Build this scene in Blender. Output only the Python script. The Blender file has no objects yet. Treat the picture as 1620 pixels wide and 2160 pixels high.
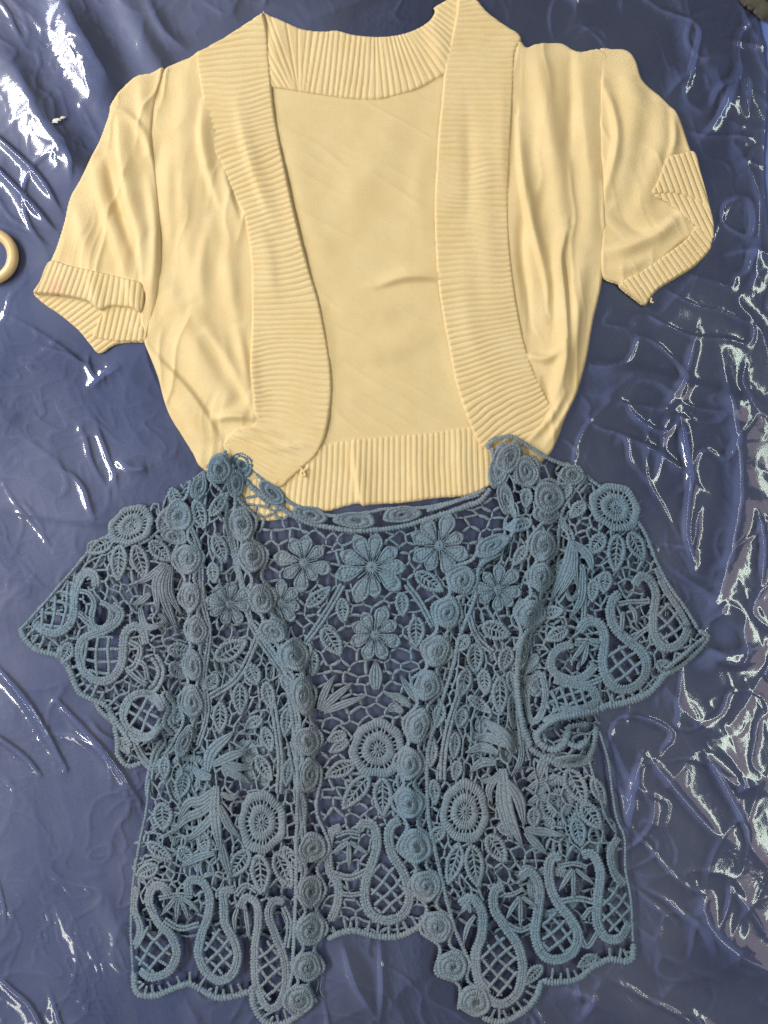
import bpy, math, random
import numpy as np
from mathutils import Vector, Matrix

# ------------------------------------------------------------------ camera, light, exposure
S = bpy.context.scene
PXM = 2000.0                      # traced plan units per metre (1 unit = 0.5 mm)
CAM_H = 1.15
cam_d = bpy.data.cameras.new("camera")
cam = bpy.data.objects.new("camera", cam_d)
S.collection.objects.link(cam)
cam.location = (0, 0, CAM_H)
cam_d.sensor_fit = 'HORIZONTAL'
cam_d.sensor_width = 36
cam_d.lens = 36 * CAM_H / (1620 / PXM)
cam_d.clip_start = 0.01
cam_d.clip_end = 50
S.camera = cam
S.render.resolution_x, S.render.resolution_y = 768, 1024

W = bpy.data.worlds.new("World")
S.world = W
W.use_nodes = True
W.node_tree.nodes["Background"].inputs[0].default_value = (0.72, 0.70, 0.74, 1)
W.node_tree.nodes["Background"].inputs[1].default_value = 0.22

def area(name, loc, target, sx, sy, power, col):
    d = bpy.data.lights.new(name, 'AREA')
    d.shape = 'RECTANGLE'; d.size = sx; d.size_y = sy
    d.energy = power; d.color = col
    o = bpy.data.objects.new(name, d)
    S.collection.objects.link(o)
    o.location = loc
    v = Vector(target) - Vector(loc)
    zc = -v.normalized(); xc = Vector((0, 1, 0)).cross(zc).normalized(); yc = zc.cross(xc)     # long side along the room
    o.rotation_euler = Matrix((xc, yc, zc)).transposed().to_euler()
    return o
# ceiling tubes seen as the sharp glints in the film, and the softer light of the hall
area("tube_left",  (-1.62, 0.15, 1.95), (-0.5, 0.0, 0), 0.16, 2.2, 36, (1.0, 0.97, 0.91))
area("tube_low",   (-1.35, -1.85, 1.95), (-0.4, -0.5, 0), 0.20, 1.0, 4.5, (1.0, 0.98, 0.88))
area("tube_right", (1.16, -0.10, 1.95), (1.0, -0.1, 0), 0.12, 2.0, 6.5, (0.86, 1.0, 0.84))
area("hall_left",  (-2.1, 1.4, 1.45), (0, 0, 0), 1.2, 1.2, 52, (0.92, 0.92, 1.0))
area("bounce_right", (1.6, -0.5, 2.0), (0.6, -0.3, 0), 0.7, 1.4, 3.2, (1.0, 0.76, 0.78))  # added lamp in place of pinkish wall bounce, for soft reflections in the film
S.view_settings.view_transform = 'Standard'
S.view_settings.look = 'None'
S.view_settings.exposure = 0.12
S.view_settings.gamma = 1.0
S.cycles.use_denoising = True
S.cycles.max_bounces = 8
S.cycles.transparent_max_bounces = 12
S.cycles.caustics_reflective = False
S.cycles.caustics_refractive = False

rng = np.random.default_rng(7)
random.seed(7)

# ------------------------------------------------------------------ helpers
def cr(pts, n=6, closed=False):
    """Catmull-Rom through the traced points."""
    p = np.asarray(pts, float)
    if closed:
        q = np.vstack([p[-1], p, p[0], p[1]])
    else:
        q = np.vstack([2 * p[0] - p[1], p, 2 * p[-1] - p[-2]])
    out = []
    t = np.linspace(0, 1, n, endpoint=False)[:, None]
    for i in range(1, len(q) - 2):
        a, b, c, d = q[i - 1], q[i], q[i + 1], q[i + 2]
        out.append(0.5 * (2 * b + (c - a) * t + (2 * a - 5 * b + 4 * c - d) * t ** 2 + (3 * b - a - 3 * c + d) * t ** 3))
    out = np.vstack(out)
    if not closed:
        out = np.vstack([out, p[-1]])
    return out

def resample(path, step):
    path = np.asarray(path, float)
    d = np.r_[0, np.cumsum(np.hypot(*np.diff(path, axis=0).T))]
    n = max(2, int(round(d[-1] / step)) + 1)
    s = np.linspace(0, d[-1], n)
    return np.c_[np.interp(s, d, path[:, 0]), np.interp(s, d, path[:, 1])], s

def polydist(P, path):
    """distance, signed side (+ = right of travel in image), arclength of the nearest point, foot"""
    P = np.asarray(P, float); path = np.asarray(path, float)
    best = np.full(len(P), 1e18); side = np.zeros(len(P)); arc = np.zeros(len(P)); foot = np.zeros((len(P), 2))
    s0 = 0.0
    for a, b in zip(path[:-1], path[1:]):
        ab = b - a; L2 = ab @ ab
        if L2 < 1e-9: continue
        ap = P - a
        t = np.clip((ap @ ab) / L2, 0, 1)
        f = a + t[:, None] * ab
        d2 = ((P - f) ** 2).sum(1)
        m = d2 < best
        best[m] = d2[m]
        cx = ab[0] * ap[:, 1] - ab[1] * ap[:, 0]
        side[m] = np.sign(cx[m]); arc[m] = s0 + t[m] * math.sqrt(L2); foot[m] = f[m]
        s0 += math.sqrt(L2)
    return np.sqrt(best), side, arc, foot, s0

def inside(P, poly):
    x, y = P[:, 0], P[:, 1]
    c = np.zeros(len(P), bool)
    q = np.roll(poly, -1, 0)
    for (x0, y0), (x1, y1) in zip(poly, q):
        if y0 == y1: continue
        m = (y0 > y) != (y1 > y)
        c ^= m & (x < (x1 - x0) * (y - y0) / (y1 - y0) + x0)
    return c

def sdf(P, poly):
    d, _, _, f, _ = polydist(P, np.vstack([poly, poly[:1]]))
    ins = inside(P, poly)
    return np.where(ins, d, -d), f

_lat = np.random.default_rng(3).random((16, 257, 257))
for _k in range(16):
    _lat[_k, 256] = _lat[_k, 0]; _lat[_k, :, 256] = _lat[_k, :, 0]
def vnoise(P, sx, sy=None, seed=0, rot=0.0):
    sy = sy or sx
    x, y = P[:, 0], P[:, 1]
    c, s = math.cos(rot), math.sin(rot)
    u = (x * c + y * s) / sx + 31.7 * seed + 500; v = (-x * s + y * c) / sy + 17.3 * seed + 500
    iu = np.floor(u).astype(int); iv = np.floor(v).astype(int)
    fu = u - iu; fv = v - iv
    fu = fu ** 3 * (fu * (fu * 6 - 15) + 10); fv = fv ** 3 * (fv * (fv * 6 - 15) + 10)
    L = _lat[seed % 16]
    iu %= 256; iv %= 256; ju = (iu + 1) % 256; jv = (iv + 1) % 256
    return (L[iu, iv] * (1 - fu) + L[ju, iv] * fu) * (1 - fv) + (L[iu, jv] * (1 - fu) + L[ju, jv] * fu) * fv

def smooth(a, b, x):
    t = np.clip((x - a) / (b - a), 0, 1)
    return t * t * (3 - 2 * t)

def folds(P, specs, power=2.0):
    """sum of traced folds; spec = (points, width_left, width_right, height in mm)"""
    z = np.zeros(len(P))
    for pts, wl, wr, amp in specs:
        path = cr(pts, 5)
        mg = 3.2 * max(wl, wr)
        lo = path.min(0) - mg; hi = path.max(0) + mg
        m = np.where((P[:, 0] > lo[0]) & (P[:, 0] < hi[0]) & (P[:, 1] > lo[1]) & (P[:, 1] < hi[1]))[0]
        if not len(m): continue
        d, sd, arc, _, L = polydist(P[m], path)
        w = np.where(sd < 0, wl, wr)
        taper = np.sin(np.pi * np.clip(arc / L, 0.04, 0.96)) ** 0.6
        z[m] += amp * taper * np.exp(-(d / w) ** power)
    return z

def world(P, z):
    return np.c_[(P[:, 0] - 810) / PXM, (1080 - P[:, 1]) / PXM, z / 1000.0]

def make_mesh(name, V, F, uv=None):
    me = bpy.data.meshes.new(name)
    V = np.asarray(V, np.float32); F = np.asarray(F, np.int32)
    me.vertices.add(len(V)); me.vertices.foreach_set("co", V.ravel())
    me.loops.add(F.size); me.loops.foreach_set("vertex_index", F.ravel())
    me.polygons.add(len(F))
    k = F.shape[1]
    me.polygons.foreach_set("loop_start", np.arange(0, F.size, k, dtype=np.int32))
    me.polygons.foreach_set("loop_total", np.full(len(F), k, np.int32))
    me.polygons.foreach_set("use_smooth", np.ones(len(F), bool))
    if uv is not None:
        l = me.uv_layers.new(name="UVMap")
        l.data.foreach_set("uv", np.asarray(uv, np.float32)[F.ravel()].ravel())
    me.update(calc_edges=True)
    return me

def link(name, me, mat, parent=None, label=None, cat=None, kind=None, group=None):
    o = bpy.data.objects.new(name, me)
    S.collection.objects.link(o)
    if mat is not None and me is not None: me.materials.append(mat)
    if parent is not None: o.parent = parent
    if label: o["label"] = label
    if cat: o["category"] = cat
    if kind: o["kind"] = kind
    if group: o["group"] = group
    return o

class MB:
    """collects quads of one part; coordinates are plan units + height in mm"""
    def __init__(s): s.V = []; s.F = []; s.n = 0
    def grid(s, P, z, nu, nv, wrapv=False):
        s.V.append(np.c_[P, z])
        i = np.arange(nu * nv).reshape(nu, nv)
        if wrapv: i = np.c_[i, i[:, 0]]
        f = np.stack([i[:-1, :-1], i[:-1, 1:], i[1:, 1:], i[1:, :-1]], -1).reshape(-1, 4)
        s.F.append(f + s.n); s.n += nu * nv
    def build(s, name, mat, parent=None, **kw):
        if not s.V: return None
        V = np.vstack(s.V); F = np.vstack(s.F)
        return link(name, make_mesh(name, world(V[:, :2], V[:, 2]), F), mat, parent, **kw)

# ------------------------------------------------------------------ materials
def srgb(r, g, b):
    f = lambda c: (c / 255 / 12.92) if c / 255 < 0.04045 else ((c / 255 + 0.055) / 1.055) ** 2.4
    return (f(r), f(g), f(b), 1)

def newmat(name):
    m = bpy.data.materials.new(name); m.use_nodes = True
    nt = m.node_tree
    return m, nt, nt.nodes["Principled BSDF"], nt.nodes["Material Output"]
def N(nt, t, **kw):
    n = nt.nodes.new(t)
    for k, v in kw.items():
        if k in n.inputs.keys(): n.inputs[k].default_value = v
        else: setattr(n, k, v)
    return n
def mixcol(nt, fac, a, b):
    n = nt.nodes.new("ShaderNodeMix"); n.data_type = 'RGBA'
    L = nt.links.new
    (L(fac, n.inputs[0]) if hasattr(fac, "links") else setattr(n.inputs[0], "default_value", fac))
    for v, i in ((a, 6), (b, 7)):
        (L(v, n.inputs[i]) if hasattr(v, "links") else setattr(n.inputs[i], "default_value", v))
    return n.outputs[2]
def ramp(nt, src, lo, hi, c0=(0, 0, 0, 1), c1=(1, 1, 1, 1)):
    n = nt.nodes.new("ShaderNodeValToRGB")
    n.color_ramp.elements[0].position = lo; n.color_ramp.elements[1].position = hi
    n.color_ramp.elements[0].color = c0; n.color_ramp.elements[1].color = c1
    nt.links.new(src, n.inputs[0]); return n.outputs[0]
def mth(nt, op, a, b=None):
    n = nt.nodes.new("ShaderNodeMath"); n.operation = op
    for i, v in enumerate((a, b)):
        if v is None: continue
        (nt.links.new(v, n.inputs[i]) if hasattr(v, "links") else setattr(n.inputs[i], "default_value", v))
    return n.outputs[0]

def mat_nonwoven():
    m, nt, b, out = newmat("blue_nonwoven"); L = nt.links.new
    tc = N(nt, "ShaderNodeTexCoord")
    big = N(nt, "ShaderNodeTexNoise", Scale=7.0, Detail=4.0); L(tc.outputs["Object"], big.inputs["Vector"])
    c = mixcol(nt, ramp(nt, big.outputs[0], 0.35, 0.65), srgb(102, 122, 190), srgb(126, 144, 205))
    fib = N(nt, "ShaderNodeTexNoise", Scale=900.0, Detail=3.0); L(tc.outputs["Object"], fib.inputs["Vector"])
    # embossed dot grid of the spun-bonded sheet
    sp = N(nt, "ShaderNodeSeparateXYZ")
    mp = N(nt, "ShaderNodeMapping"); mp.inputs["Rotation"].default_value = (0, 0, math.radians(40))
    L(tc.outputs["Object"], mp.inputs["Vector"]); L(mp.outputs[0], sp.inputs[0])
    k = 2 * math.pi / 0.0032
    d = mth(nt, 'MULTIPLY', mth(nt, 'SINE', mth(nt, 'MULTIPLY', sp.outputs[0], k)), mth(nt, 'SINE', mth(nt, 'MULTIPLY', sp.outputs[1], k)))
    dots = ramp(nt, mth(nt, 'ABSOLUTE', d), 0.45, 0.9)
    c = mixcol(nt, mth(nt, 'MULTIPLY', dots, 0.35), c, srgb(78, 88, 146))
    c = mixcol(nt, mth(nt, 'MULTIPLY', ramp(nt, fib.outputs[0], 0.5, 0.75), 0.25), c, srgb(160, 168, 210))
    L(c, b.inputs["Base Color"]); b.inputs["Roughness"].default_value = 0.75
    b.inputs["Specular IOR Level"].default_value = 0.25
    bp = N(nt, "ShaderNodeBump", Strength=0.3, Distance=0.0006)
    L(mth(nt, 'SUBTRACT', fib.outputs[0], dots), bp.inputs["Height"]); L(bp.outputs[0], b.inputs["Normal"])
    return m

def mat_film():
    m, nt, b, out = newmat("clear_film"); L = nt.links.new
    nt.nodes.remove(b)
    tc = N(nt, "ShaderNodeTexCoord")
    n1 = N(nt, "ShaderNodeTexNoise", Scale=90.0, Detail=1.0, Roughness=0.5, Distortion=1.2); L(tc.outputs["Object"], n1.inputs["Vector"])
    mask = N(nt, "ShaderNodeTexNoise", Scale=9.0, Detail=2.0); L(tc.outputs["Object"], mask.inputs["Vector"])
    bp = N(nt, "ShaderNodeBump", Distance=0.0016)
    L(ramp(nt, mask.outputs[0], 0.42, 0.68, (0.0, 0.0, 0.0, 1), (0.12, 0.12, 0.12, 1)), bp.inputs["Strength"])
    L(n1.outputs[0], bp.inputs["Height"])
    gl = N(nt, "ShaderNodeBsdfGlossy", Roughness=0.09); gl.inputs["Color"].default_value = (1, 1, 1, 1); L(bp.outputs[0], gl.inputs["Normal"])
    tr = N(nt, "ShaderNodeBsdfTransparent"); tr.inputs[0].default_value = (0.93, 0.93, 0.93, 1)
    fr = N(nt, "ShaderNodeFresnel", IOR=1.5); L(bp.outputs[0], fr.inputs["Normal"])
    fac = mth(nt, 'MINIMUM', mth(nt, 'MULTIPLY', fr.outputs[0], 2.5), 1.0)
    hz = N(nt, "ShaderNodeBsdfGlossy", Roughness=0.52); hz.inputs["Color"].default_value = (1, 1, 1, 1)
    g2 = N(nt, "ShaderNodeMixShader"); hm = N(nt, "ShaderNodeTexNoise", Scale=5.0, Detail=5.0, Roughness=0.6, Distortion=0.8); mp2 = N(nt, "ShaderNodeMapping"); mp2.inputs['Rotation'].default_value = (0, 0, 0.7); mp2.inputs['Scale'].default_value = (1.0, 0.45, 1.0)
    L(tc.outputs['Object'], mp2.inputs['Vector']); L(mp2.outputs[0], hm.inputs['Vector'])
    L(ramp(nt, hm.outputs[0], 0.36, 0.66, (0.12, 0.12, 0.12, 1), (0.78, 0.78, 0.78, 1)), g2.inputs[0]); L(gl.outputs[0], g2.inputs[1]); L(hz.outputs[0], g2.inputs[2])
    mx = N(nt, "ShaderNodeMixShader"); L(fac, mx.inputs[0]); L(tr.outputs[0], mx.inputs[1]); L(g2.outputs[0], mx.inputs[2])
    L(mx.outputs[0], out.inputs["Surface"])
    return m

def mat_knit(name="yellow_knit", c0=srgb(237, 210, 153), c1=srgb(242, 219, 166)):
    m, nt, b, out = newmat(name); L = nt.links.new
    uv = N(nt, "ShaderNodeUVMap"); tc = N(nt, "ShaderNodeTexCoord")
    big = N(nt, "ShaderNodeTexNoise", Scale=26.0, Detail=6.0, Roughness=0.65); L(tc.outputs["Object"], big.inputs["Vector"])
    c = mixcol(nt, ramp(nt, big.outputs[0], 0.35, 0.65), c0, c1)
    # the loops of the stocking stitch, finer than a millimetre
    sp = N(nt, "ShaderNodeSeparateXYZ"); L(uv.outputs[0], sp.inputs[0])
    zz = mth(nt, 'MULTIPLY', mth(nt, 'ABSOLUTE', mth(nt, 'SINE', mth(nt, 'MULTIPLY', sp.outputs[0], math.pi / 4.6))), 3.0)
    wv = mth(nt, 'SINE', mth(nt, 'MULTIPLY', mth(nt, 'ADD', sp.outputs[1], zz), 2 * math.pi / 3.8))
    rib = mth(nt, 'ABSOLUTE', mth(nt, 'SINE', mth(nt, 'MULTIPLY', sp.outputs[0], math.pi / 4.6)))
    fz = N(nt, "ShaderNodeTexNoise", Scale=700.0, Detail=4.0, Roughness=0.7); L(tc.outputs["Object"], fz.inputs["Vector"])
    h = mth(nt, 'ADD', mth(nt, 'MULTIPLY', wv, 0.30), mth(nt, 'ADD', mth(nt, 'MULTIPLY', rib, 0.22), mth(nt, 'MULTIPLY', fz.outputs[0], 1.3)))
    c = mixcol(nt, mth(nt, 'MULTIPLY', ramp(nt, fz.outputs[0], 0.44, 0.66), 0.30), c, srgb(214, 182, 124))
    # faint pink stain soaked into one cuff
    g = N(nt, "ShaderNodeVectorMath", operation='DISTANCE'); L(tc.outputs["Object"], g.inputs[0]); g.inputs[1].default_value = ((124 - 810) / PXM, (1080 - 612) / PXM, 0.010)
    sn = N(nt, "ShaderNodeTexNoise", Scale=170.0, Detail=3.0); L(tc.outputs["Object"], sn.inputs["Vector"])
    st = ramp(nt, mth(nt, 'ADD', g.outputs["Value"], mth(nt, 'MULTIPLY', sn.outputs[0], 0.016)), 0.008, 0.021, (1, 1, 1, 1), (0, 0, 0, 1))
    c = mixcol(nt, mth(nt, 'MULTIPLY', st, 0.42), c, srgb(228, 140, 128))
    L(c, b.inputs["Base Color"]); b.inputs["Roughness"].default_value = 0.85
    b.inputs["Specular IOR Level"].default_value = 0.15
    b.inputs["Sheen Weight"].default_value = 0.25; b.inputs["Sheen Roughness"].default_value = 0.5
    bp = N(nt, "ShaderNodeBump", Strength=0.6, Distance=0.0008); L(h, bp.inputs["Height"]); L(bp.outputs[0], b.inputs["Normal"])
    return m

def mat_cotton():
    m, nt, b, out = newmat("blue_cotton"); L = nt.links.new
    tc = N(nt, "ShaderNodeTexCoord")
    big = N(nt, "ShaderNodeTexNoise", Scale=6.0, Detail=3.0, Roughness=0.6); L(tc.outputs["Object"], big.inputs["Vector"])
    c = mixcol(nt, ramp(nt, big.outputs[0], 0.38, 0.62), srgb(140, 151, 158), srgb(121, 147, 162))
    fz = N(nt, "ShaderNodeTexNoise", Scale=640.0, Detail=4.0, Roughness=0.7); L(tc.outputs["Object"], fz.inputs["Vector"])
    c = mixcol(nt, mth(nt, 'MULTIPLY', ramp(nt, fz.outputs[0], 0.44, 0.64), 0.75), c, srgb(68, 84, 98))
    L(c, b.inputs["Base Color"]); b.inputs["Roughness"].default_value = 0.9
    b.inputs["Specular IOR Level"].default_value = 0.1
    b.inputs["Sheen Weight"].default_value = 0.25
    bp = N(nt, "ShaderNodeBump", Strength=0.8, Distance=0.0012); L(fz.outputs[0], bp.inputs["Height"]); L(bp.outputs[0], b.inputs["Normal"])
    return m

def mat_plain(name, col, rough, var=0.0, scale=40, bump=0.0):
    m, nt, b, out = newmat(name); L = nt.links.new
    tc = N(nt, "ShaderNodeTexCoord")
    n = N(nt, "ShaderNodeTexNoise", Scale=scale, Detail=4.0); L(tc.outputs["Object"], n.inputs["Vector"])
    dk = tuple(x * (1 - var) for x in col[:3]) + (1,)
    L(mixcol(nt, ramp(nt, n.outputs[0], 0.35, 0.65), dk, col), b.inputs["Base Color"])
    b.inputs["Roughness"].default_value = rough
    if bump:
        bp = N(nt, "ShaderNodeBump", Strength=bump, Distance=0.001); L(n.outputs[0], bp.inputs["Height"]); L(bp.outputs[0], b.inputs["Normal"])
    return m

M_NON, M_FILM, M_KNIT, M_LACE = mat_nonwoven(), mat_film(), mat_knit(), mat_cotton()
M_PURL_SHADED = mat_knit("yellow_purl_shaded", srgb(232, 207, 150), srgb(237, 214, 160))     # wrong side of the jersey; shade of the opening is mixed into its yellow

# ------------------------------------------------------------------ garment outlines (used to press the film flat under them)
CARD_OUT = np.array([(558,30),(430,108),(345,150),(262,185),(230,245),(148,420),(75,622),(210,745),(306,720),(345,840),(422,985),
    (540,1098),(690,1077),(1010,1045),(1157,960),(1215,830),(1262,630),(1357,645),(1500,525),(1470,370),(1415,230),(1350,165),
    (1320,108),(1180,92),(1097,80),(995,0),(960,0),(850,73),(680,68)], float)
LACE_OUT = np.array([(475,948),(430,1000),(350,1040),(225,1132),(124,1238),(45,1327),(82,1371),(155,1426),(244,1528),(299,1612),
    (300,1761),(280,1954),(296,2090),(489,2096),(569,2155),(660,2120),(690,1970),(885,1950),(960,2080),(1057,2148),(1141,2062),
    (1333,2005),(1313,1821),(1263,1538),(1376,1452),(1492,1340),(1446,1286),(1355,1117),(1241,1009),(1078,922),(1024,945),(1010,1050),(850,1105),(655,1105)], float)

# ------------------------------------------------------------------ the blue sheet and the clear film over it
def low_z(P):
    z = -2.6 + 1.3 * (vnoise(P, 330, seed=1) - 0.5) * 2 + 0.5 * (vnoise(P, 120, seed=2) - 0.5) * 2
    z += folds(P, [
        ([(90,-80),(170,110),(250,260),(330,430)], 55, 40, 3.2),
        ([(-60,40),(60,210),(170,370),(260,520)], 40, 45, 2.6),
        ([(230,-60),(300,80),(380,220)], 25, 30, 2.2),
        ([(-60,1060),(120,1090),(330,1110)], 30, 12, 1.8),
        ([(-40,1200),(90,1225),(240,1260)], 40, 20, 1.5),
        ([(1420,-40),(1500,130),(1560,260),(1570,420)], 40, 30, 2.5),
        ([(1200,760),(1400,800),(1640,870)], 18, 22, 2.2),
        ([(1330,1660),(1450,1760),(1640,1800)], 60, 60, 2.6),
        ([(1300,2050),(1450,2000),(1640,2010)], 60, 50, 1.5),
        ([(100,1900),(220,1990),(400,2110)], 60, 60, 1.3)])
    return z

def film_extra(P):
    pc = smooth(-70, 12, sdf(P, CARD_OUT)[0]); plc = smooth(-60, 10, sdf(P, LACE_OUT)[0])
    press = np.maximum(pc, plc)
    wr = (vnoise(P, 110, seed=4) - 0.5) * 60; wr2 = (vnoise(P, 110, seed=5) - 0.5) * 60
    Q = P + np.c_[wr, wr2]
    r1 = 1 - np.abs(2 * vnoise(Q, 190, 150, seed=6, rot=0.9) - 1)
    r2 = 1 - np.abs(2 * vnoise(Q, 80, 60, seed=7, rot=0.4) - 1)
    r3 = 1 - np.abs(2 * vnoise(Q, 34, 26, seed=8, rot=1.2) - 1)
    r4 = 1 - np.abs(2 * vnoise(Q, 16, 13, seed=9) - 1)
    right = smooth(1080, 1350, P[:, 0])
    left = 1 - smooth(250, 520, P[:, 0])
    bot = smooth(1500, 1700, P[:, 1]) * smooth(1150, 1400, P[:, 0])       # the calm lower right corner
    patch = smooth(0.45, 0.7, vnoise(P, 150, seed=10))
    patch2 = smooth(0.4, 0.65, vnoise(P, 90, seed=11))
    soft = vnoise(Q, 150, 110, seed=12, rot=0.7)
    z = (0.9 + 1.9 * right - 0.6 * bot) * r1 ** 2 + (0.6 + 1.6 * right) * soft
    z += (0.35 + 0.9 * right * (1 - 0.7 * bot)) * r2 ** 6 + (0.10 + (0.20 * left + 0.18 * right * (1 - bot)) * patch) * r3 ** 5
    z += (0.02 + 0.12 * left * patch2 + 0.05 * right * patch2 * (1 - bot)) * r4 ** 3
    fine = plc * (1 - pc) * (0.30 * (0.3 + patch) * r3 ** 5 + 0.08 * patch2 * r4 ** 3 + 0.4 * r2 ** 5)
    tr = folds(P, [
        ([(110,-30),(190,110),(275,235)], 30, 40, 4.5), ([(20,120),(90,260),(200,400)], 24, 34, 3.0), ([(300,-20),(340,60),(400,110)], 16, 20, 2.5),
        ([(-20,275),(75,365),(128,445)], 4, 9, 4.2), ([(-20,340),(60,425),(122,492)], 4, 10, 4.8),
        ([(-20,1395),(60,1490),(135,1622)], 5, 10, 4.2), ([(-30,1540),(40,1590),(80,1632)], 4, 9, 3.6),
        ([(120,1480),(210,1580),(300,1700)], 4, 9, 4.4),
        ([(180,820),(215,790),(255,765)], 14, 12, 3.0), ([(240,970),(275,990),(310,985)], 14, 12, 3.0),
        ([(1290,912),(1360,940),(1430,985),(1460,1010)], 8, 22, 5.0), ([(1318,850),(1345,885),(1400,912),(1432,880)], 5, 9, 3.6),
        ([(1435,880),(1445,950),(1460,1030)], 6, 9, 4.5), ([(1455,1020),(1447,1120),(1460,1180)], 6, 12, 4.0),
        ([(1520,745),(1560,1000),(1530,1200),(1480,1330)], 22, 26, 5.5), ([(1470,700),(1440,800),(1400,860)], 10, 16, 3.5),
        ([(1600,1080),(1610,1150),(1605,1230)], 6, 10, 4.0), ([(1450,1340),(1530,1380),(1610,1360)], 12, 30, 5.0),
        ([(1275,1585),(1300,1520),(1350,1512),(1415,1545),(1390,1590)], 4, 7, 4.0),
        ([(1350,1600),(1335,1650),(1315,1750)], 8, 14, 5.0), ([(1300,1660),(1330,1700),(1322,1760)], 6, 9, 4.0),
        ([(1360,1590),(1420,1660),(1500,1750),(1540,1770)], 9, 16, 4.0),
        ([(1490,1600),(1560,1660),(1620,1640)], 10, 12, 4.0), ([(1495,1600),(1540,1680),(1580,1755)], 5, 9, 4.5),
        ([(1475,1880),(1500,1960),(1570,2020),(1660,2060)], 18, 32, 7.0),
        ([(1225,2150),(1245,2110),(1200,2090)], 12, 10, 3.0),
        ([(720,1990),(745,2080),(790,2150)], 14, 10, 2.4), ([(800,1985),(803,2080),(800,2150)], 6, 8, 2.4),
        ([(1480,285),(1515,245),(1560,140)], 8, 14, 3.4), ([(1535,86),(1580,95),(1640,105)], 7, 8, 3.0),
        ([(1575,150),(1572,200),(1580,240)], 5, 8, 3.0), ([(1560,320),(1600,420),(1590,600)], 14, 18, 3.2)], 1.25)
    # long thin creases all over the film, running with the pull of the sheet
    rg = np.random.default_rng(21); cs = []
    for k in range(170):
        c0 = np.array([rg.uniform(-60, 1680), rg.uniform(-60, 2220)])
        if c0[0] < 500: an = rg.normal(math.radians(52), 0.35)
        elif c0[0] > 1150: an = rg.normal(math.radians(75), 0.65)
        else: an = rg.uniform(0, math.pi)
        L = rg.uniform(60, 300); bend = rg.normal(0, 0.35); pts = [c0]
        for q in range(4):
            an2 = an + bend * (q - 1.5) + rg.normal(0, 0.12)
            pts.append(pts[-1] + 0.25 * L * np.array([math.cos(an2), math.sin(an2)]))
        w = rg.uniform(2.6, 6.5)
        cs.append((pts, w, w * rg.uniform(1.0, 2.2), w * rg.uniform(0.14, 0.36)))
    z = z + 0.8 * tr + folds(P, cs, 1.15)
    return z * (1 - 0.86 * press) + fine

def sheet(name, x0, x1, y0, y1, step, zfun, mat, clip=None, **kw):
    xs = np.arange(x0, x1 + step, step); ys = np.arange(y0, y1 + step, step)
    X, Y = np.meshgrid(xs, ys)
    if clip is not None: X = np.minimum(X, clip(Y))
    P = np.c_[X.ravel(), Y.ravel()]
    z = zfun(P)
    i = np.arange(len(P)).reshape(len(ys), len(xs))
    F = np.stack([i[:-1, :-1], i[1:, :-1], i[1:, 1:], i[:-1, 1:]], -1).reshape(-1, 4)
    return link(name, make_mesh(name, world(P, z), F), mat, **kw)

fab = sheet("ground_cloth", -420, 2040, -400, 2560, 8, low_z, M_NON, kind="structure",
    label="blue non-woven cloth with embossed dots spread under everything", cat="cloth")
film = sheet("plastic_sheet", -150, 1760, -140, 2290, 3.2, lambda P: low_z(P) + 0.8 + film_extra(P), M_FILM,
    clip=lambda Y: 1588 + 0.085 * Y + 12 * np.sin(Y / 90.0), label="crinkled clear plastic sheet lying over the blue cloth", cat="plastic sheet")

# ------------------------------------------------------------------ yellow knitted shrug
H_RIB = 11.6
def cloth_part(name, outline, step, zfun, uvfun, parent, sub=5, mat=None, **kw):
    poly = cr(outline, sub, True)
    lo = poly.min(0) - 2 * step; hi = poly.max(0) + 2 * step
    xs = np.arange(lo[0], hi[0], step); ys = np.arange(lo[1], hi[1], step)
    X, Y = np.meshgrid(xs, ys); P = np.c_[X.ravel(), Y.ravel()]
    d, foot = sdf(P, poly)
    # snap the rim vertices onto the traced outline
    rim = (d < 0.35 * step) & (d > -1.5 * step)
    P = np.where(rim[:, None], foot, P)
    d = np.where(rim, 0.0, d)
    keep = d >= 0
    i = np.arange(len(P)).reshape(len(ys), len(xs))
    F = np.stack([i[:-1, :-1], i[1:, :-1], i[1:, 1:], i[:-1, 1:]], -1).reshape(-1, 4)
    F = F[keep[F].all(1)]
    used = np.unique(F); mp = -np.ones(len(P), int); mp[used] = np.arange(len(used))
    F = mp[F]; P = P[used]; d = d[used]
    z = zfun(P, d)
    return link(name, make_mesh(name, world(P, z), F, uvfun(P)), mat or M_KNIT, parent, **kw)

def lip(d, r):           # rounded edge, 0 at the rim and 1 inside
    t = 1 - np.clip(d / r, 0, 1)
    return np.sqrt(np.clip(1 - t * t, 0, 1))
def ribs(ph, depth, sharp=0.36):
    f = np.abs((ph / H_RIB) % 1 - 0.5)
    return depth * (0.25 * (1 - (2 * f) ** 2) - 1.15 * np.exp(-((0.5 - f) / 0.12) ** 2) + 0.1)
def knitnoise(P, a=0.25):
    return a * ((vnoise(P, 60, seed=12) - .5) + 0.6 * (vnoise(P, 22, seed=13) - .5)) * 2
def wrink(P, deg):     # thin-knit creases that run with the hang of the cloth
    a = math.radians(deg)
    w = (vnoise(P, 70, seed=15) - .5) * 26
    Q = P + np.c_[w, 0 * w]
    k1 = (1 - np.abs(2 * vnoise(Q, 34, 210, seed=5, rot=-a) - 1)) ** 2
    k2 = (1 - np.abs(2 * vnoise(Q, 17, 120, seed=8, rot=-a) - 1)) ** 2
    return 2.1 * k1 + 0.8 * k2 * smooth(0.35, 0.65, vnoise(P, 110, seed=10)) - 0.8
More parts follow.
